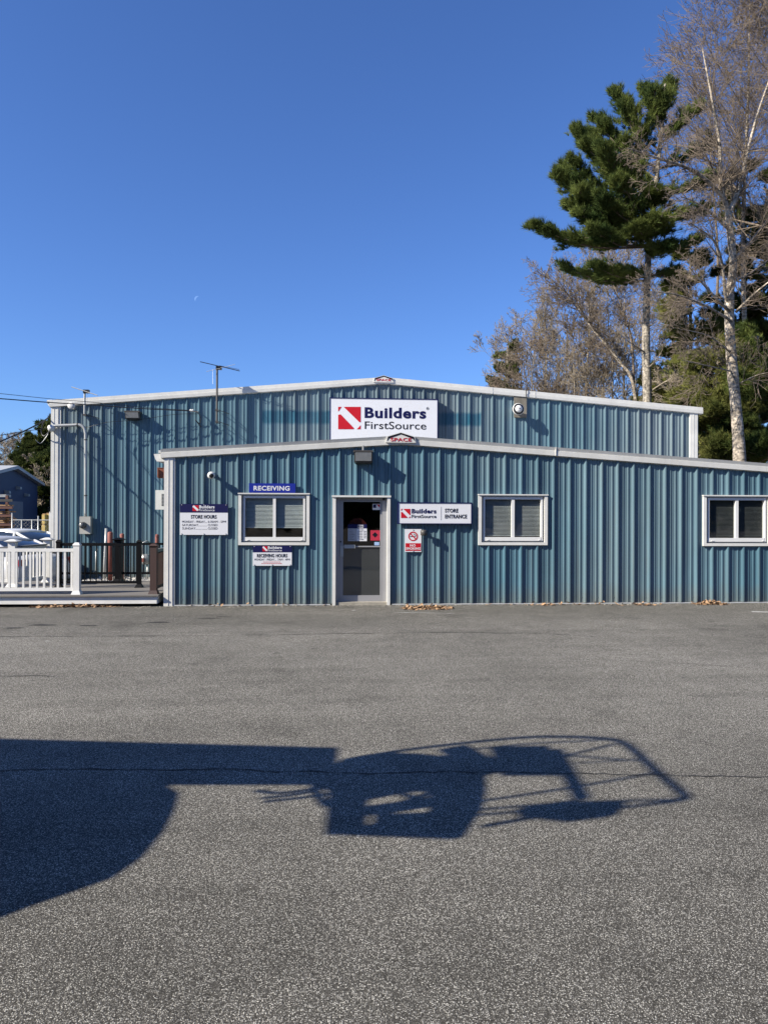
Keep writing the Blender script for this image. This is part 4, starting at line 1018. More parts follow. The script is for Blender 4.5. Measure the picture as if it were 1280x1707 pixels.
# ------------------------------------------------------------------ cars
def car(label, loc, yaw, paint, H=1.45, hatch=False, zg=-.3):
    t = thing('parked_car', label, 'car', (loc[0], loc[1], zg), 'cars parked behind the deck')
    cy, sy = math.cos(yaw), math.sin(yaw); k = H / 1.45
    def T(p): return (loc[0] + p[0] * cy - p[1] * sy, loc[1] + p[0] * sy + p[1] * cy, zg + p[2])
    B = [(-2.36, .66, .38, .78), (-2.30, .78, .27, .93), (-2.1, .87, .22, 1.01), (-1.6, .90, .2, 1.00), (-.8, .915, .2, .97), (0, .92, .2, .95), (1.0, .915, .2, .93), (1.5, .90, .2, .88), (1.95, .85, .21, .78), (2.22, .75, .24, .68), (2.36, .55, .34, .56)]
    m = MB(); v = []; n = 10
    for x, w, zb, zs in B:
        zs *= k; h = zs - zb
        for (a, b) in ((-.80, 0), (-.98, .18), (-1, .5), (-.96, .82), (-.84, .97), (-.4, 1.03), (.4, 1.03), (.84, .97), (.96, .82), (1, .5), (.98, .18), (.80, 0)):
            v.append(T((x, w * a, zb + h * b)))
    n = 12
    m.add(v, [(i * n + j, i * n + (j + 1) % n, (i + 1) * n + (j + 1) % n, (i + 1) * n + j) for i in range(len(B) - 1) for j in range(n)] + [tuple(range(n - 1, -1, -1)), tuple((len(B) - 1) * n + j for j in range(n))])
    body = m.build('body', paint, t, True)
    Cb = [(-2.05, .68, 1.02, .62), (-1.55, .76, 1.24, .60), (-1.05, .78, 1.38, .58), (-.5, .80, 1.445, .60), (0, .80, 1.45, .61), (.4, .80, 1.42, .60), (.85, .78, 1.28, .60), (1.35, .74, .98, .64)] if not hatch else \
         [(-2.15, .74, 1.02, .66), (-1.95, .78, 1.25, .62), (-1.55, .80, 1.40, .62), (-.8, .82, 1.45, .63), (0, .82, 1.45, .64), (.45, .80, 1.40, .62), (.85, .78, 1.28, .62), (1.35, .74, .98, .66)]
    def loft(st, dz, m_, nm, sel=None, par=t):
        o = MB(); v = []
        for x, wb, z, wt in st:
            z = z * k + dz; zb = .93 * k if sel is None else z - .05
            prof = ((-wb, zb), (-(wb * .4 + wt * .6), (zb + z) / 2 + .02), (-wt, z - .05), (-wt * .8, z - .012), (0, z), (wt * .8, z - .012), (wt, z - .05), (wb * .4 + wt * .6, (zb + z) / 2 + .02), (wb, zb)) if sel is None else \
                   ((-wt - .02, z - .075), (-wt - .005, z - .03), (-wt * .8, z), (0, z + .012), (wt * .8, z), (wt + .005, z - .03), (wt + .02, z - .075))
            for a, b in prof: v.append(T((x, a, b)))
            nn = len(prof)
        o.add(v, [(i * nn + j, i * nn + j + 1, (i + 1) * nn + j + 1, (i + 1) * nn + j) for i in range(len(st) - 1) for j in range(nn - 1)] + [tuple(range(nn - 1, -1, -1)), tuple((len(st) - 1) * nn + j for j in range(nn))])
        return o.build(nm, m_, par, True)
    loft(Cb, 0, 'carglass', 'windows')
    loft(Cb[2:-2], .006, paint, 'roof', 1)
    for sgn in (-1, 1):
        for (i, j) in ((0, 2), (len(Cb) - 1, len(Cb) - 3)):
            P0 = Cb[i]; P1 = Cb[j]
            MB().tube([T((P0[0], sgn * P0[1] * .98, P0[2] * k)), T((P1[0], sgn * (P1[3] + .01), P1[2] * k - .04))], .045, 6).build('pillar', paint, t, True)
        MB().tube([T((-.15, sgn * .80, .95 * k)), T((-.2, sgn * .63, 1.40 * k))], .035, 6).build('pillar', paint, t, True)
        MB().tube([T((-1.1, sgn * .79, .97 * k)), T((-1.0, sgn * .62, 1.35 * k))], .05, 6).build('pillar', paint, t, True)
        MB().lathe(T((.85, sgn * .98, .98 * k)), (cy, sy, 0), [(-.06, .05), (0, .085), (.09, .05)], 8).build('mirror', paint, t, True)
    for x in (-1.42, 1.42):
        for sgn in (-1, 1):
            ax = Vector((-sy * sgn, cy * sgn, 0)); c = Vector(T((x, sgn * .70, .32)))
            w = MB().lathe(c, ax, [(0, .28), (.02, .32), (.2, .32), (.225, .28)], 20).build('wheel', 'tyre', t, True)
            MB().lathe(c + ax * .215, ax, [(0, .21), (.015, .2), (.02, .06)], 16).build('rim', 'galv', w, True)
    for sgn in (-1, 1):
        MB().hexa([T(q) for q in ((-2.33, sgn * .52, .78 * k), (-2.33, sgn * .78, .78 * k), (-2.1, sgn * .88, .78 * k), (-2.1, sgn * .5, .78 * k), (-2.30, sgn * .52, .93 * k), (-2.30, sgn * .77, .93 * k), (-2.05, sgn * .87, .93 * k), (-2.1, sgn * .5, .93 * k))]).build('tail_light', 'lamp_r', t)
    MB().hexa([T(q) for q in ((-2.40, -.75, .22), (-2.40, .75, .22), (-2.2, .8, .22), (-2.2, -.8, .22), (-2.40, -.7, .38), (-2.40, .7, .38), (-2.2, .8, .38), (-2.2, -.8, .38))]).build('bumper', 'black', t)
    return t
yaw = R(148); fd = Vector((math.cos(yaw), math.sin(yaw), 0))
p = onY(80, 940, 19.2) + fd * 2.36
car('silver-white car nearest the deck, seen through the white railing', (p.x, p.y), yaw, 'cars', 1.46)
yaw = R(152); fd = Vector((math.cos(yaw), math.sin(yaw), 0)); p = onY(103, 940, 24.2) + fd * 2.36
car('white car parked farther back with its roof above the nearer car', (p.x, p.y), yaw, 'carw', 1.56)

# ------------------------------------------------------------------ far yard on the left
P0 = onY(22, 776, 52); P1 = onY(63, 811, 58); dv = Vector((P1.x - P0.x, P1.y - P0.y, 0)); half = dv.length; dv.normalize()
nv = Vector((dv.y, -dv.x, 0))
zp = P0.z; ze = onY(63, 803, 58).z
far = thing('storage_shed', 'dark blue gabled storage shed with grey door in the yard on the left', 'shed', (P0.x, P0.y, -.6))
C0 = Vector((P0.x, P0.y, 0))
def F(s, z, d=0.0): q = C0 + dv * s + nv * d; return (q.x, q.y, z)
def gable(s0, s1, d0, d1, za, zb_, zpk, name, m, par):
    v = [F(s0, za, d0), F(s1, za, d0), F(s1, zb_, d0), F(0, zpk, d0), F(s0, zb_, d0), F(s0, za, d1), F(s1, za, d1), F(s1, zb_, d1), F(0, zpk, d1), F(s0, zb_, d1)]
    return MB().add(v, [(0, 1, 2, 3, 4), (9, 8, 7, 6, 5), (0, 5, 6, 1), (1, 6, 7, 2), (4, 9, 5, 0)]).build(name, m, par)
gable(-half, half, 0, -22, -.6, ze, zp - .12, 'wall', 'navyshed', far)
r_ = MB()
for sg in (-1, 1):
    g = (zp - ze) / half; e = half + .75
    v = [F(0, zp, .35), F(sg * e, zp - g * e, .35), F(sg * e, zp - g * e, -22), F(0, zp, -22), F(0, zp - .22, .35), F(sg * e, zp - g * e - .2, .35), F(sg * e, zp - g * e - .2, -22), F(0, zp - .22, -22)]
    r_.hexa([v[4], v[5], v[6], v[7], v[0], v[1], v[2], v[3]])
r_.build('roof', 'trim_d', far)
def hitF(px, py):
    d = ray(px, py); o = Vector((0, 0, CAMZ)); t = (Vector((C0.x, C0.y, 0)) - o).dot(nv) / d.dot(nv); q = o + d * t
    return (Vector((q.x, q.y, 0)) - C0).dot(dv), q.z
s0, z1 = hitF(10, 835); s1, _ = hitF(38, 835)
v = [F(s0, -.5, .03), F(s1, -.5, .03), F(s1, z1, .03), F(s0, z1, .03)]
dr = MB().hexa([F(s0, -.5, .02), F(s1, -.5, .02), F(s1, -.5, .05), F(s0, -.5, .05), F(s0, z1, .02), F(s1, z1, .02), F(s1, z1, .05), F(s0, z1, .05)]).build('door', mat('grey_door', (.22, .23, .26), .6), far)
for px, py in ((27, 813), (8, 820), (41, 825)):
    s_, z_ = hitF(px, py); MB().hexa([F(s_, z_ - .1, 0), F(s_ + .35, z_ - .1, 0), F(s_ + .35, z_ - .1, .3), F(s_, z_ - .1, .3), F(s_, z_ + .12, 0), F(s_ + .35, z_ + .12, 0), F(s_ + .35, z_ + .06, .3), F(s_, z_ + .06, .3)]).build('wall_light', 'galv', far)
# lumber rack
def yard_x(px, Y): return onY(px, 860, Y).x
YR = 38.0
rk = thing('lumber_rack', 'cantilever rack of red arms loaded with lumber at the left edge', 'rack', (yard_x(0, YR), YR, -.3))
xa = yard_x(-60, YR); xb_ = yard_x(24, YR)
g = MB()
for x in np.arange(xa, xb_ - .5, 1.5): g.box(x, YR + 1.2, -.3, x + .12, YR + 1.35, 2.7)
g.build('upright', 'rackred', rk)
levels = [onY(10, y, YR).z for y in (886, 875, 860, 846.5, 834.5)]
for i, z in enumerate(levels[1:]):
    g = MB(); g.box(xa, YR - .2, z - .05, xb_, YR - .12, z + .07)
    for x in np.arange(xa + .2, xb_, 1.5): g.box(x, YR - .2, z - .06, x + .1, YR + 1.2, z + .05)
    g.build('rack_arm', 'rackred' if i < 3 else 'bronze', rk)
rr = random.Random(5)
for i, z in enumerate(levels[:-1]):
    g = MB(); x_end = yard_x([17, 16, 14, 12][i], YR)
    for k in range([3, 4, 2, 1][i]):
        zz = z + .10 + k * .085
        for j in range(5): g.box(xa, YR - .1 + j * .24, zz, x_end - rr.uniform(0, .35), YR + .11 + j * .24, zz + .06)
    tag(g.build('lumber_stack', 'lumber'), 'bundle of boards on the %s level of the red rack' % ['lowest', 'second lowest', 'third', 'top'][i], 'lumber', 'lumber bundles on the rack')
g = MB(); a_ = onY(-10, 824.5, YR + 3); b_ = onY(19, 829, YR + 3); g.box(a_.x, YR + 2.4, b_.z, b_.x, YR + 3, a_.z); g.build('canopy_beam', 'galv', rk)
# chain link fence
YFn = 31.0; zt_ = onY(50, 867, YFn).z
fc = thing('chain_link_fence', 'grey chain link fence across the yard between the shed and the warehouse', 'fence', (yard_x(50, YFn), YFn, -.3))
x0, x1 = yard_x(21, YFn), yard_x(100, YFn)
for px, py in ((21, 855), (37, 866), (54, 866), (64.5, 860), (84, 853)):
    x = yard_x(px, YFn); MB().tube([(x, YFn, -.4), (x, YFn, onY(px, py, YFn).z)], .028, 8).build('fence_post', 'galv', fc, True)
MB().tube([(x0, YFn, zt_), (x1, YFn, zt_)], .024, 6).build('top_rail', 'galv', fc)
g = []; w = .16; hgt = zt_ + .3
for i in range(int((x1 - x0 + hgt) / w)):
    for sg in (1, -1):
        a0 = x0 + i * w - (hgt if sg > 0 else 0); b0 = a0 + sg * hgt; z0_, z1_ = -.3, zt_
        pts_ = [(a0, z0_), (b0, z1_)]
        def clip(x): return max(x0, min(x1, x))
        ca = clip(a0); cb = clip(b0)
        if abs(ca - cb) < .01: continue
        za = z0_ + (ca - a0) / (b0 - a0) * (z1_ - z0_); zb = z0_ + (cb - a0) / (b0 - a0) * (z1_ - z0_)
        g.append((ca, YFn, za, cb, YFn, zb, .004, .004))
segs_mesh('wire_mesh', g, 'galv', fc, 3)
for (pa, pb, pt, Yc, lab) in ((70, 75.5, 856, 36, 'yellow wrapped lumber pack at the left of the pair by the fence'), (76.5, 84, 855, 36.3, 'yellow wrapped lumber pack next to the warehouse corner')):
    xa, xb = yard_x(pa, Yc), yard_x(pb, Yc); z = onY(pa, pt, Yc).z
    t = thing('lumber_pack', lab, 'lumber pack', (xa, Yc, -.3), 'yellow lumber packs'); g = MB(); nn = 4; h = (z + .2) / nn
    for i in range(nn): g.box(xa + .01 * (i % 2), Yc, -.2 + i * h, xb - .012 * (i % 2), Yc + 2.4, -.2 + (i + 1) * h - .05)
    g.build('wrapped_bundle', 'crate', t)
    g = MB()
    for i in range(nn): g.box(xa, Yc + .1, -.2 + (i + 1) * h - .05, xb, Yc + .2, -.2 + (i + 1) * h)
    g.box(xa, Yc + .1, -.32, xb, Yc + 2.3, -.2); g.build('bearer', 'lumber', t)
x = yard_x(86.5, 30); tag(MB().box(x - .1, 30, -.4, x + .2, 30.15, onY(86, 855, 30).z).build('marker_post', 'pvc'), 'white post at the warehouse corner by the yellow lumber packs', 'post')

# ------------------------------------------------------------------ trees
rnd = random.Random(11)
def rv(s=1.0): return Vector((rnd.gauss(0, s), rnd.gauss(0, s), rnd.gauss(0, s)))
def grow(out, p, d, L, r, lvl, kids, wob=.085, trop=.04, rmin=.006, ang=(24, 52), shrink=(.40, .70)):
    """recursive bare branch; kids[lvl] = children per branch"""
    n = max(3, int(3 + L * (1.6 if lvl == 0 else 2.2))) if L > .5 else 3
    n = min(n, 12); st = L / n; q = p.copy(); d = d.normalized()
    nk = kids[lvl] if lvl < len(kids) else 0
    spots = sorted(rnd.uniform(.12, .98) for _ in range(nk)); j = 0
    for i in range(n):
        t0, t1 = i / n, (i + 1) / n
        ra = max(rmin, r * (1 - t0 * .82)); rb = max(rmin, r * (1 - t1 * .82))
        d = (d + rv(wob) + Vector((0, 0, trop))).normalized(); q2 = q + d * st
        out.append((q.x, q.y, q.z, q2.x, q2.y, q2.z, ra, rb))
        while j < len(spots) and spots[j] < t1:
            f = (spots[j] - t0) / (t1 - t0); b = q.lerp(q2, f)
            ax = d.orthogonal(); ax.rotate(Matrix.Rotation(rnd.uniform(0, 2 * math.pi), 3, d))
            cd = d.copy(); cd.rotate(Matrix.Rotation(R(rnd.uniform(*ang)), 3, ax))
            grow(out, b, cd, L * rnd.uniform(*shrink) * (1.15 - .6 * spots[j]), max(rmin, ra * .5), lvl + 1, kids, wob, trop * 1.0, rmin, ang, shrink)
            j += 1
        q = q2
def spline(P, n=8):
    out = []
    for i in range(len(P) - 1):
        p0 = P[max(i - 1, 0)]; p1 = P[i]; p2 = P[i + 1]; p3 = P[min(i + 2, len(P) - 1)]
        for k in range(n):
            t = k / n; out.append(0.5 * ((2 * p1) + (p2 - p0) * t + (2 * p0 - 5 * p1 + 4 * p2 - p3) * t * t + (3 * p1 - p0 - 3 * p2 + p3) * t ** 3))
    out.append(P[-1]); return out
def trunk_tube(name, pts, r0, r1, m, parent, n=14, seed=0):
    rr = random.Random(seed); N = len(pts)
    rs = [(r0 + (r1 - r0) * i / (N - 1)) * rr.uniform(.94, 1.06) for i in range(N)]
    return MB().tube(pts, rs, n).build(name, m, parent, True)

def needles(pos, dirs, rs, K=14, ln=(.13, .24), wd=.028, seed=1):
    n = len(pos); a = np.repeat(np.array(pos), K, 0); d = np.repeat(np.array(dirs), K, 0)
    v = rs.normal(0, 1, (n * K, 3)); v /= np.linalg.norm(v, axis=1, keepdims=True)
    dd = d * 1.0 + v * .72; dd /= np.linalg.norm(dd, axis=1, keepdims=True)
    L = rs.uniform(ln[0], ln[1], (n * K, 1)); s = np.cross(dd, rs.normal(0, 1, (n * K, 3))); s /= np.maximum(np.linalg.norm(s, axis=1, keepdims=True), 1e-6)
    b = a + d * rs.uniform(-.16, .05, (n * K, 1)) + rs.normal(0, .025, (n * K, 3))
    return np.stack([b - s * wd, b + s * wd, b + dd * L], 1)
def pine(label, trunk, r0, r1, limbs, m='needles', seed=1, dens=1.0, name='pine_tree', group=None, ln=(.17, .34), K=24, wd=.016, bark='bark2', barklimb='twig', flat=1.0):
    """limbs: (start, tip, half-width, thickness, tufts). Foliage sits in a flattened spray round each limb"""
    rs = np.random.default_rng(seed); rr = random.Random(seed)
    t = thing(name, label, 'pine tree', trunk[0], group)
    trunk_tube('trunk', spline(trunk, 6), r0, r1, bark, t, seed=seed)
    segs = []; pos = []; dirs = []
    for (A, B, hw, th, cnt) in limbs:
        L = (B - A).length; mid = A.lerp(B, .5) - Vector((0, 0, L * .08)) + Vector((rr.uniform(-.2, .2), rr.uniform(-.2, .2), 0))
        cv = spline([A, mid, B], 6); N = len(cv)
        for i in range(N - 1):
            ra = .075 * (1 - .85 * i / N) * min(1, L / 4 + .3); segs.append((*cv[i], *cv[i + 1], ra, ra * .85))
        dirL = (B - A).normalized(); side = dirL.cross(Vector((0, 0, 1))).normalized(); up = side.cross(dirL)
        nb = max(4, int(cnt * dens / 11))
        for _ in range(nb):                    # sprays: a twig with ~9 tufts along it
            u = rr.uniform(.10, 1.0) ** .62; c = cv[min(N - 1, int(u * (N - 1)))]
            w = hw * (1.08 - .75 * u) if u > .4 else hw * (.55 + .6 * u)
            sdir = (side * rr.choice((-1, 1)) * rr.uniform(.1, 1) + dirL * rr.uniform(.35, 1.1) + up * rr.uniform(-.08, .42)).normalized()
            Lt = (rr.uniform(.35, 1.3) * w + .2) * (1.0 if u < .75 else 2.5 - 2.0 * u)
            e = c + sdir * Lt; e = e + up * rr.uniform(-.12, .55) * th * flat
            segs.append((*c, *e, .014, .006))
            for k in range(9):
                f = rr.uniform(.25, 1.08); q = c.lerp(e, f) + Vector((rr.gauss(0, .13), rr.gauss(0, .13), rr.gauss(0, .06))) + up * rr.uniform(0, .2) * th * flat
                pos.append(q); dv_ = (sdir * .8 + up * .45 + dirL * .4 + Vector((rr.gauss(0, .2), rr.gauss(0, .2), rr.gauss(0, .2)))).normalized(); dirs.append(dv_)
    segs_mesh('branches', segs, barklimb, t, 4)
    tris_mesh('foliage', needles([tuple(p) for p in pos], [tuple(d) for d in dirs], rs, K, ln, wd), m, t)
    return t

def PX(x, y, Y): return onY(x, y, Y)
# -- the big white pine
YP = 40.0
tr = [PX(1079, 880, YP), PX(1078, 660, YP), PX(1076, 560, YP), PX(1080, 430, YP), PX(1090, 330, YP), PX(1103, 210, YP), PX(1108, 140, YP)]
def L_(sx, sy, tx, ty, dy, hw, th, n): return (PX(sx, sy, YP), PX(tx, ty, YP + dy), hw, th, n)
limbs = [
    L_(1079, 412, 884, 374, -1, 1.3, .45, 820), L_(1079, 408, 900, 384, 1.5, 1.2, .35, 560), L_(1080, 400, 962, 352, -2.5, 1.2, .4, 480), L_(1079, 408, 985, 380, -3, 1.2, .4, 400),
    L_(1078, 468, 932, 442, .5, .9, .28, 420), L_(1078, 462, 985, 440, -2, 1.0, .32, 460), L_(1078, 468, 955, 452, 2, .9, .22, 260),
    L_(1084, 392, 940, 335, -1.5, 1.2, .5, 420), L_(1086, 370, 945, 262, -1, 1.2, .5, 420), L_(1092, 320, 970, 238, -1.2, 1.2, .5, 420), L_(1094, 300, 985, 192, .3, 1.1, .5, 420), L_(1098, 250, 1020, 150, -.2, 1.0, .5, 320),
    L_(1084, 385, 920, 290, -.5, 1.35, .85, 950), L_(1084, 375, 930, 272, 1.5, 1.2, .5, 520), L_(1082, 390, 960, 315, -2.5, 1.4, .7, 650), L_(1082, 380, 1000, 330, -3.5, 1.4, .8, 550),
    L_(1090, 340, 952, 212, 0, 1.4, .9, 950), L_(1090, 330, 975, 215, 2, 1.2, .6, 520), L_(1088, 350, 1000, 250, -2.5, 1.6, .9, 750), L_(1086, 365, 1030, 300, -3.5, 1.5, .9, 550),
    L_(1096, 280, 1000, 200, .5, 1.3, .7, 520), L_(1098, 262, 1035, 168, -.5, 1.2, .8, 520), L_(1101, 230, 1068, 145, 0, 1.0, .7, 420), L_(1103, 205, 1120, 136, .5, .9, .6, 300), L_(1103, 215, 1090, 150, -1, 1.0, .6, 300),
    L_(1100, 240, 1165, 180, 0, 1.2, .8, 420), L_(1096, 280, 1185, 240, 1, 1.3, .8, 450), L_(1092, 325, 1190, 300, 0, 1.3, .8, 500), L_(1088, 360, 1180, 345, 1.5, 1.3, .8, 480),
    L_(1090, 345, 1100, 315, -3.6, 1.3, .9, 520), L_(1086, 390, 1098, 365, -3.8, 1.3, 1.0, 560), L_(1082, 425, 1115, 410, -2.8, 1.1, .8, 380), L_(1080, 420, 1165, 400, 1, 1.2, .7, 380),
    L_(1084, 400, 1060, 380, -3.2, 1.2, .8, 380), L_(1084, 400, 1050, 370, 3, 1.4, .9, 400), L_(1090, 330, 1060, 280, 3, 1.4, .9, 400),
    L_(1080, 445, 1040, 455, 2.5, 1.1, .5, 260), L_(1078, 455, 1130, 450, 1.5, 1.0, .6, 200),
]
big = pine('tall white pine reaching left over the warehouse, bare pale trunk below its crown', tr, .29, .05, limbs, 'needles', 3, dens=.85, bark='bark2', flat=.42, ln=(.18, .40), K=22)
s_ = []
for (sx, sy, tx, ty, dy, L) in ((1079, 545, 1095, 535, -1, 1.2), (1078, 615, 1100, 600, -1, 1.8), (1080, 655, 1130, 612, -1, 2.2), (1078, 590, 1040, 560, -1, 2.0), (1080, 440, 1110, 395, -1, 2)):
    a = PX(sx, sy, YP); b = PX(tx, ty, YP + dy); grow(s_, a, (b - a), L, .06, 0, [5, 4, 2], rmin=.008)
segs_mesh('dead_limb', s_, 'twig3', big, 4)

# -- further pines behind and right
def auto_pine(px, ytop, ybase, Y, n, reach, label, seed, m='needles2', lean=0, y0=None, hw=1.1, th=.7, cnt=300, dens=1.0, **kw):
    rr = random.Random(seed); base = PX(px, 900, Y); base.z = -.5; top = PX(px + lean, ytop, Y)
    tr = [base, base.lerp(top, .33), base.lerp(top, .66), top]; cr = spline(tr, 8); lim = []
    zlo = PX(px, ybase, Y).z; 
    for i in range(n):
        u = (i + rr.random()) / n; z = zlo + (top.z - zlo) * u
        f = (z - base.z) / (top.z - base.z); A = base.lerp(top, min(f, .99))
        a = rr.uniform(0, 2 * math.pi); shape = (1 - u) ** .75 * .8 + .22
        Lh = reach * shape * rr.uniform(.6, 1.1); up = Lh * rr.uniform(.02, .42)
        lim.append((A, A + Vector((math.cos(a) * Lh, math.sin(a) * Lh, up)), hw * (shape * .6 + .5), th, int(cnt * (shape * .8 + .3))))
    return pine(label, tr, .22 + .004 * (Y - 30), .04, lim, m, seed, dens, **kw)
auto_pine(1241, 285, 700, 46, 30, 3.4, 'pine behind the leaning birch with a dark bare trunk and thin tiers', 21, hw=1.1, cnt=220)
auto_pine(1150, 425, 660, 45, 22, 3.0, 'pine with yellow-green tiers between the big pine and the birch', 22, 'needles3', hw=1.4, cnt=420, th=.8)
auto_pine(1302, 300, 760, 42, 36, 4.3, 'dark pine half out of frame at the right edge', 23, hw=1.4, cnt=480)
auto_pine(1285, 420, 780, 45, 30, 3.2, 'tall pine at the right edge between the birch and the dark pine', 30, 'needles', hw=1.3, cnt=420)
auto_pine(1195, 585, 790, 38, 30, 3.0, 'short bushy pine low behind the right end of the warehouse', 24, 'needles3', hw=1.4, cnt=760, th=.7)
auto_pine(1262, 560, 790, 37, 34, 3.1, 'short dark pine at the right edge behind the annex roof', 25, 'needles', hw=1.4, cnt=700)
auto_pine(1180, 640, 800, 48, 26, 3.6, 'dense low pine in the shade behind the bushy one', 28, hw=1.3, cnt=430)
auto_pine(1120, 560, 720, 52, 20, 2.8, 'slim pine just right of the big pine trunk', 26, 'needles3', hw=1.3, cnt=360)
auto_pine(845, 577, 740, 62, 20, 2.3, 'small dark pine at the left end of the bare thicket', 27, hw=1.0, cnt=230, ln=(.18, .3), wd=.04)
auto_pine(1100, 620, 760, 60, 24, 3.6, 'low dark pine in the thicket behind the big trunk', 29, hw=1.3, cnt=300, ln=(.18, .3), wd=.04)

# -- the large birch with the forked white top
YB = 34.0
bt = thing('birch_tree', 'tall pale-barked birch forking high up at the right', 'birch tree', PX(1233, 870, YB))
BM = [PX(1234, 880, YB), PX(1232, 770, YB), PX(1226, 680, YB), PX(1217, 581, YB), PX(1215, 497, YB), PX(1221, 440, YB), PX(1213, 356, YB)]
trunk_tube('trunk', spline(BM, 6), .31, .15, 'bark', bt, seed=4)
limbsB = [([(1213, 356, 0), (1201, 325, -.2), (1155, 285, -1), (1090, 262, -2), (1045, 247, -3)], .12),
          ([(1203, 330, -.1), (1200, 290, -.4), (1198, 235, -.6), (1185, 160, -1), (1170, 80, -1.2)], .12),
          ([(1213, 356, 0), (1230, 318, .3), (1243, 262, .8), (1262, 190, 1), (1290, 110, 1.4)], .13),
          ([(1212, 380, 0), (1185, 356, -.8), (1158, 337, -1.2), (1135, 328, -1.6)], .08),
          ([(1225, 430, 0), (1252, 400, .6), (1285, 360, 1.2), (1330, 320, 2)], .09),
          ([(1216, 505, 0), (1208, 490, -.3), (1203, 440, -.8), (1188, 400, -1.6), (1150, 372, -2.4)], .10),
          ([(1216, 520, 0), (1195, 500, -1), (1170, 472, -1.6), (1148, 445, -2)], .08),
          ([(1218, 535, 0), (1180, 512, -1.5), (1130, 492, -2.6), (1085, 486, -3.4)], .07),
          ([(1220, 470, 0), (1250, 455, 1), (1290, 425, 2)], .07), ([(1220, 590, 0), (1180, 560, -1.4), (1130, 548, -2.6)], .05),
          ([(1226, 520, 0), (1256, 490, -1), (1300, 455, -2)], .07), ([(1222, 620, 0), (1180, 610, -1.5), (1135, 600, -2.5)], .045),
          ([(1230, 640, 0), (1262, 625, -1), (1290, 620, -2)], .04)]
main = []; tw = []
for li, (P, r) in enumerate(limbsB):
    cv = spline([PX(x, y, YB + dy) for x, y, dy in P], 6); N = len(cv)
    for i in range(N - 1):
        ra = r * (1 - .8 * i / N); main.append((*cv[i], *cv[i + 1], ra, r * (1 - .8 * (i + 1) / N)))
    segs_mesh('limb', main, 'bark', bt, 8); main = []
    Lt = sum((cv[i + 1] - cv[i]).length for i in range(N - 1))
    for _ in range(int(Lt * (3.0 if li in (0, 1, 2, 4) else 1.9)) + 2):
        u = rnd.uniform(.12, 1); i = min(N - 2, int(u * (N - 1))); d = (cv[i + 1] - cv[i]).normalized()
        ax = d.orthogonal(); ax.rotate(Matrix.Rotation(rnd.uniform(0, 6.28), 3, d)); cd = d.copy(); cd.rotate(Matrix.Rotation(R(rnd.uniform(25, 65)), 3, ax))
        grow(tw, cv[i], cd, rnd.uniform(1.2, 3.2) * (1.0 - .55 * u if li in (0, 3, 5, 6, 7, 9, 11) else 1.0), r * .3 * (1.2 - u) + .01, 1, [0, 6, 4, 2], rmin=.0075, trop=.03)
segs_mesh('twigs', tw, 'twig', bt, 3)

def bare_tree(label, px, ytop, Y, seed, m='twig3', limbs=12, r=.17, base_frac=.35, kids=(7, 6, 4, 2), lean=0.0, tm=None, name='bare_tree', cat='bare tree', group=None, Lf=.42, rmin=.009, trop=.05, ang=(24, 52)):
    global rnd; rnd = random.Random(seed)
    base = PX(px, 900, Y); base.z = -.5; top = PX(px + lean, ytop, Y); H = top.z - base.z
    t = thing(name, label, cat, base, group)
    P = [base] + [base.lerp(top, f) + Vector((rnd.uniform(-.03, .03) * H * .5, rnd.uniform(-.03, .03) * H * .5, 0)) for f in (.3, .55, .78)] + [top]
    cv = spline(P, 7); N = len(cv)
    trunk_tube('trunk', cv, r, .02, tm or m, t, 8, seed)
    out = []
    for i in range(limbs):
        u = base_frac + (1 - base_frac) * (i + rnd.random()) / limbs; k = min(N - 2, int(u * (N - 1))); a = rnd.uniform(0, 6.28)
        e = rnd.uniform(.35, 1.3); d = Vector((math.cos(a), math.sin(a), e))
        grow(out, cv[k], d, H * Lf * (1.15 - .75 * u) * rnd.uniform(.7, 1.15), r * .5 * (1.15 - u), 0, list(kids), rmin=rmin, trop=trop, ang=ang)
    segs_mesh('branches', out, m, t, 3); return t
# crowns entering from the right edge and above
bare_tree('birch beyond the right edge whose pale limbs cross the top right corner', 1362, -160, 36, 31, 'twig', limbs=30, r=.26, base_frac=.40, kids=(9, 7, 5, 1), tm='bark', name='birch_tree', cat='birch tree', Lf=.44, rmin=.0075, trop=.015)
bare_tree('fine-twigged tree filling the top right corner behind the birch fork', 1250, -60, 42, 32, 'twig2', limbs=26, r=.20, base_frac=.50, kids=(9, 7, 4, 1), name='birch_tree', cat='birch tree', Lf=.34, rmin=.0085, trop=.03, tm='bark')
bare_tree('slender tree with grey twigs behind the top of the big pine', 1185, 60, 48, 33, 'twig', limbs=14, r=.15, base_frac=.6, kids=(7, 5, 4, 1), Lf=.22, rmin=.009)
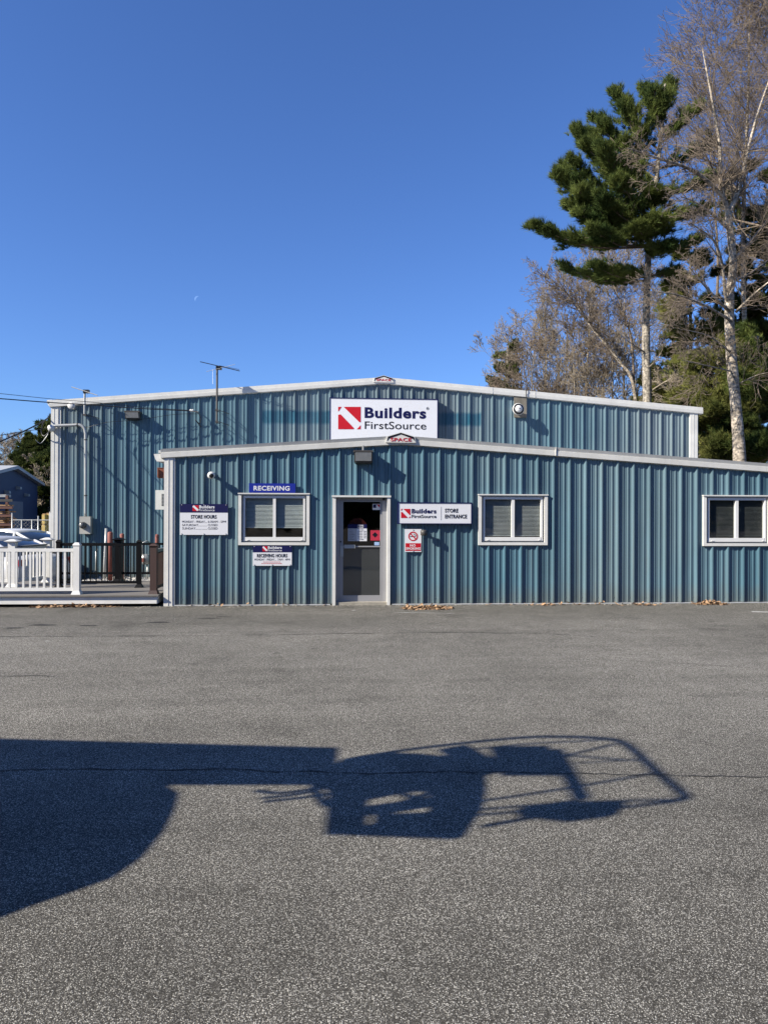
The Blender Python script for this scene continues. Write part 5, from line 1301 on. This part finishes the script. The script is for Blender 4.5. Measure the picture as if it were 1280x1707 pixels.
# bare thicket above the warehouse roof
th = [(846, 585, 66, 'twig3', 'grey bare tree at the left end of the thicket beside the small pine', 10, .40),
      (872, 545, 62, 'twig3', 'rounded grey bare tree, second from the left of the thicket', 12, .40),
      (905, 500, 60, 'twig3', 'grey-brown bare tree standing above the spotlight board', 13, .40),
      (940, 500, 64, 'twig2', 'reddish bare tree in the middle of the thicket', 13, .38),
      (975, 445, 58, 'twig3', 'taller pale bare tree in the middle of the thicket', 14, .36),
      (1010, 455, 62, 'twig2', 'reddish bare tree left of the big pine trunk', 14, .36),
      (1040, 430, 56, 'twig3', 'pale bare tree just left of the big pine trunk', 14, .34),
      (1065, 500, 66, 'twig2', 'reddish bare tree behind the big pine trunk', 12, .38),
      (890, 590, 55, 'twig2', 'low reddish tree above the roof right of the spotlight', 12, .42),
      (955, 585, 54, 'twig2', 'low reddish tree in the middle above the roof edge', 12, .42),
      (1020, 575, 53, 'twig3', 'low grey tree above the roof edge near the big pine', 12, .42),
      (1150, 640, 42, 'twig3', 'low bare tree with pale forked stems by the roof corner', 12, .45)]
for i, (px, yt, Yt, m_, lab, nl, Lf) in enumerate(th):
    bare_tree(lab, px, yt, Yt, 50 + i, m_, limbs=nl + 3, r=.15, base_frac=.22, kids=(7, 5, 4, 1), Lf=Lf, rmin=.013, group='bare trees above the warehouse roof', tm='twig3')
# pale leaning limbs in front of the thicket
rnd = random.Random(77)
bt2 = thing('bare_tree', 'pale-limbed leaning tree reaching left from the big pine trunk', 'bare tree', PX(1062, 880, 50))
P = [PX(1062, 880, 50), PX(1058, 660, 50), PX(1030, 600, 50), PX(985, 545, 50), PX(965, 515, 50), PX(945, 490, 50), PX(905, 455, 50)]
cv = spline(P, 6); trunk_tube('trunk', cv, .15, .03, 'bark', bt2, 8)
out = []
for k in range(12, len(cv) - 1):
    for _ in range(2):
        d = (cv[k + 1] - cv[k]).normalized(); ax = d.orthogonal(); ax.rotate(Matrix.Rotation(rnd.uniform(0, 6.28), 3, d)); d.rotate(Matrix.Rotation(R(rnd.uniform(25, 70)), 3, ax))
        grow(out, cv[k], d, rnd.uniform(1.2, 2.8), .03, 0, [5, 4, 2], rmin=.010, trop=.06)
P = [PX(1057, 655, 50), PX(1052, 570, 50.5), PX(1040, 525, 51), PX(1022, 470, 51), PX(1015, 420, 51)]
cv = spline(P, 6)
for i in range(len(cv) - 1): out.append((*cv[i], *cv[i + 1], .11 * (1 - i / 26), .11 * (1 - (i + 1) / 26)))
for k in range(4, len(cv) - 1):
    d = (cv[k + 1] - cv[k]).normalized(); ax = d.orthogonal(); ax.rotate(Matrix.Rotation(rnd.uniform(0, 6.28), 3, d)); d.rotate(Matrix.Rotation(R(rnd.uniform(25, 70)), 3, ax))
    grow(out, cv[k], d, rnd.uniform(1.2, 2.6), .03, 0, [5, 4, 2], rmin=.010, trop=.06)
segs_mesh('branches', out, 'twig', bt2, 4)

# trees beyond the yard on the left
auto_pine(76, 712, 850, 72, 26, 4.2, 'dark evergreen beside the warehouse corner beyond the yard', 41, hw=1.6, th=1.0, cnt=330, ln=(.25, .42), wd=.06)
auto_pine(60, 742, 870, 75, 22, 4.0, 'second dark evergreen behind the shed roof', 42, hw=1.6, th=1.0, cnt=300, ln=(.25, .42), wd=.06)
auto_pine(88, 762, 880, 62, 26, 3.6, 'low dense evergreen right of the shed wall', 43, hw=1.5, cnt=330, ln=(.25, .42), wd=.06)
auto_pine(8, 770, 880, 92, 20, 5.0, 'dark evergreen behind the left slope of the shed', 44, hw=1.8, th=1.2, cnt=240, ln=(.3, .5), wd=.07)
auto_pine(104, 775, 885, 66, 24, 4.0, 'dense evergreen mostly hidden by the warehouse corner', 45, hw=1.6, cnt=300, ln=(.25, .42), wd=.06)
for i, (px, yt, Yt, lab) in enumerate([(-12, 742, 85, 'bare tree cut by the left edge beyond the shed'), (8, 735, 84, 'grey bare tree over the left slope of the shed'), (26, 738, 83, 'grey bare tree over the shed ridge'),
                                 (44, 752, 80, 'bare tree over the right slope of the shed'), (58, 768, 66, 'pale bare tree in front of the dark evergreens'), (72, 790, 60, 'thin pale sapling beside the shed eave')]):
    bare_tree(lab, px, yt, Yt, 80 + i, 'twig3', limbs=14, r=.13, base_frac=.2, kids=(6, 5, 4, 1), Lf=.45, rmin=.017, group='bare trees beyond the yard')
# far wood closing the horizon (left gap and behind the buildings)
rs = np.random.default_rng(9); pos = []; dirs = []
n = 16000; xx = rs.uniform(-120, 90, n); yy = rs.uniform(98, 118, n); hh = (5.5 + 1.6 * np.sin(xx * .21) + 1.2 * np.sin(xx * .53 + 1)) * rs.uniform(0, 1, n) ** .55
V = needles(np.stack([xx, yy, hh - .5], 1), np.tile([[0, -.3, .9]], (n, 1)), rs, 10, (.5, 1.0), .16)
tag(tris_mesh('far_wood', V, 'needles2', None), 'far dark wood closing the horizon beyond the yard', 'wood', kind='stuff')

# unseen wood added behind and beside the photographer, darkens window reflections and low sky
n = 15000; an = rs.uniform(R(150), R(400), n); rad = rs.uniform(58, 74, n); hh = (9.0 + 2.2 * np.sin(an * 17) + 1.6 * np.sin(an * 41 + 1)) * rs.uniform(0, 1, n) ** .6
an2 = np.where(an > R(360), an, an)
xx = rad * np.cos(an2) + 4; yy = rad * np.sin(an2) + 6; keep = yy < 22; xx, yy, hh = xx[keep], yy[keep], hh[keep]; n = len(xx)
V = needles(np.stack([xx, yy, hh - .5], 1), np.tile([[0, 0, 1.0]], (n, 1)), rs, 9, (1.0, 1.9), .34)
tag(tris_mesh('far_wood', V, 'needles2', None), 'unseen dark wood added behind the photographer', 'wood', kind='stuff')

# ------------------------------------------------------------------ moon
c = ray(329.5, 498.5).normalized(); cc = Vector((0, 0, CAMZ)) + c * 4000; r = 4000 / FPX * 4.6
rt = c.cross(Vector((0, 0, 1))).normalized(); up = rt.cross(c); rot = R(148); pts = []
for i in range(21):
    a = R(-90 + 180 * i / 20); pts.append((math.cos(a) * r, math.sin(a) * r))
inner = [(math.cos(R(90 - 180 * i / 20)) * r * .45, math.sin(R(90 - 180 * i / 20)) * r) for i in range(1, 20)]
v = []; allp = pts + inner
for dd in (0, 3.0):
    for a, b in allp:
        a2 = a * math.cos(rot) - b * math.sin(rot); b2 = a * math.sin(rot) + b * math.cos(rot)
        v.append(cc + rt * a2 + up * b2 + c * dd)
n = len(allp); f = []
def strip(o):
    res = []
    P_ = list(range(21)); Q_ = [0] + [n - 1 - i for i in range(19)] + [20]
    for i in range(20):
        q = [P_[i], P_[i + 1], Q_[i + 1], Q_[i]]; qq = []
        for e in q:
            if e not in qq: qq.append(e)
        res.append(tuple(e + o for e in qq))
    return res
mm = bpy.data.materials.new('moonlight_through_air'); mm.use_nodes = True; q = mm.node_tree; q.nodes.clear()
o_ = q.nodes.new('ShaderNodeOutputMaterial'); tr_ = q.nodes.new('ShaderNodeBsdfTransparent'); em = q.nodes.new('ShaderNodeEmission'); ad = q.nodes.new('ShaderNodeAddShader')
em.inputs[0].default_value = (0.55, 0.75, 1.0, 1); em.inputs[1].default_value = 0.045
q.links.new(tr_.outputs[0], ad.inputs[0]); q.links.new(em.outputs[0], ad.inputs[1]); q.links.new(ad.outputs[0], o_.inputs[0])
o = MB().add(v, strip(0) + strip(n)).build('moon', mm); o['kind'] = 'structure'

# ------------------------------------------------------------------ boom lift behind the photographer's left (casts the shadow)
tz = TOSUN / TOSUN.z
def lift(x, y, z): return onG(x, y) + tz * z
bl = thing('boom_lift', 'orange boom lift standing out of frame on the left', 'boom lift', lift(100, 1400, 0.0) + Vector((-6, -3, 0)))
m = MB()
zt, zb = 3.30, 2.75
A0, A1 = lift(-700, 1212, zt), lift(565, 1246, zt)          # far top edge
B0, B1 = lift(-900, 1309, zb), lift(560, 1309, zb)          # near bottom edge
D0, D1 = lift(-700, 1222, zb), lift(563, 1256, zb); C0, C1 = lift(-900, 1300, zt), lift(560, 1300, zt)
m.hexa([B0, B1, D1, D0, C0, C1, A1, A0])
m.build('boom', 'lift', bl)
m = MB()
def plat(poly, z, th, mm, name='platform_floor'):
    P = [lift(x, y, z) for x, y in poly]; return mm.slab([(p.x, p.y) for p in P], z - th, z)
z = 2.85
m = MB()
for poly in ([(584, 1264), (625, 1256), (808, 1262), (812, 1317), (562, 1317), (562, 1280), (582, 1274)], [(566, 1316), (616, 1316), (612, 1378), (562, 1386)],
             [(735, 1316), (812, 1316), (806, 1345), (775, 1395), (728, 1392)], [(562, 1375), (612, 1374), (642, 1372), (642, 1356), (735, 1353), (776, 1395), (562, 1387)],
             [(612, 1343), (735, 1326), (735, 1342), (650, 1355), (612, 1356)], [(614, 1316), (700, 1316), (650, 1327), (614, 1332)]):
    plat(poly, z, .05, m)
m.build('platform_floor', 'galv', bl)
def rail(pts, zs, r, name='guard_rail'):
    P = [lift(x, y, zz) for (x, y), zz in zip(pts, zs)]
    return MB().tube(spline(P, 4), r, 6).build(name, 'lift', bl)
rail([(600, 1262), (700, 1247), (850, 1231), (930, 1228), (1015, 1232), (1048, 1244), (1092, 1284), (1140, 1325), (1132, 1333), (1108, 1337)], [3.0, 3.4, 3.7] + [3.9] * 7, .028)
rail([(808, 1377), (900, 1361), (1010, 1349), (1112, 1337)], [2.85, 3.3, 3.6, 3.9], .022)
for pts, zs, r in (([(805, 1292), (900, 1270), (1025, 1240)], [3.0, 3.4, 3.8], .018), ([(812, 1334), (950, 1313), (1094, 1288)], [2.9, 3.4, 3.85], .018),
                   ([(805, 1349), (950, 1338), (1120, 1333)], [2.9, 3.4, 3.85], .016), ([(800, 1358), (880, 1352), (960, 1346)], [2.9, 3.2, 3.5], .016),
                   ([(780, 1250), (880, 1240), (1000, 1234)], [3.3, 3.6, 3.85], .016), ([(630, 1350), (690, 1332), (740, 1312)], [2.9, 3.0, 3.1], .030), ([(640, 1312), (700, 1334), (738, 1352)], [3.0, 3.0, 3.0], .022), ([(530, 1303), (556, 1310), (580, 1318)], [2.8, 2.8, 2.85], .05), ([(905, 1256), (1060, 1268)], [3.4, 3.7], .014),
                   ([(925, 1250), (948, 1290), (970, 1332)], [3.85, 3.85, 3.85], .040), ([(960, 1272), (1068, 1266)], [3.6, 3.8], .012),
                   ([(440, 1330), (480, 1326), (530, 1318)], [2.8, 2.75, 2.8], .02), ([(445, 1336), (500, 1330), (560, 1322)], [2.75, 2.65, 2.8], .02), ([(430, 1318), (470, 1322), (540, 1312)], [2.8, 2.7, 2.8], .02), ([(520, 1300), (540, 1340), (575, 1345)], [2.8, 2.7, 2.8], .02)):
    rail(pts, zs, r)
m = MB()
plat([(832, 1244), (915, 1243), (950, 1290), (852, 1290)], 3.75, .06, m); m.build('control_console', 'bronze', bl)
m = MB(); plat([(880, 1344), (940, 1334), (1044, 1337), (1030, 1358), (965, 1366), (884, 1357)], 3.5, .06, m); m.build('tool_tray', 'bronze', bl)
m = MB(); plat([(745, 1247), (778, 1241), (838, 1272), (842, 1285), (790, 1292), (770, 1262)], 3.4, .06, m); m.build('foot_switch_panel', 'bronze', bl)
m = MB(); plat([(584, 1272), (600, 1260), (640, 1254), (700, 1256), (760, 1262), (812, 1264), (816, 1285), (700, 1290), (584, 1284)], 3.1, .08, m); m.build('rotator', 'bronze', bl)
m = MB()
body = [(-400, 1308), (278, 1308), (300, 1322), (292, 1352), (275, 1385), (240, 1428), (190, 1463), (120, 1488), (60, 1508), (0, 1531), (-120, 1580), (-400, 1680)]
plat(body, 2.3, 1.75, m); m.build('turret', 'lift', bl)
c = lift(-150, 1430, 2.3)
m = MB()
for dx, dy in ((-1.0, -.9), (1.1, -.9), (-1.0, .9), (1.1, .9)):
    m.lathe((c.x - .8 + dx, c.y + dy - .15, .42), (0, 1, 0), [(0, .38), (.03, .42), (.27, .42), (.3, .38)], 18)
m.build('wheels', 'tyre', bl, True)
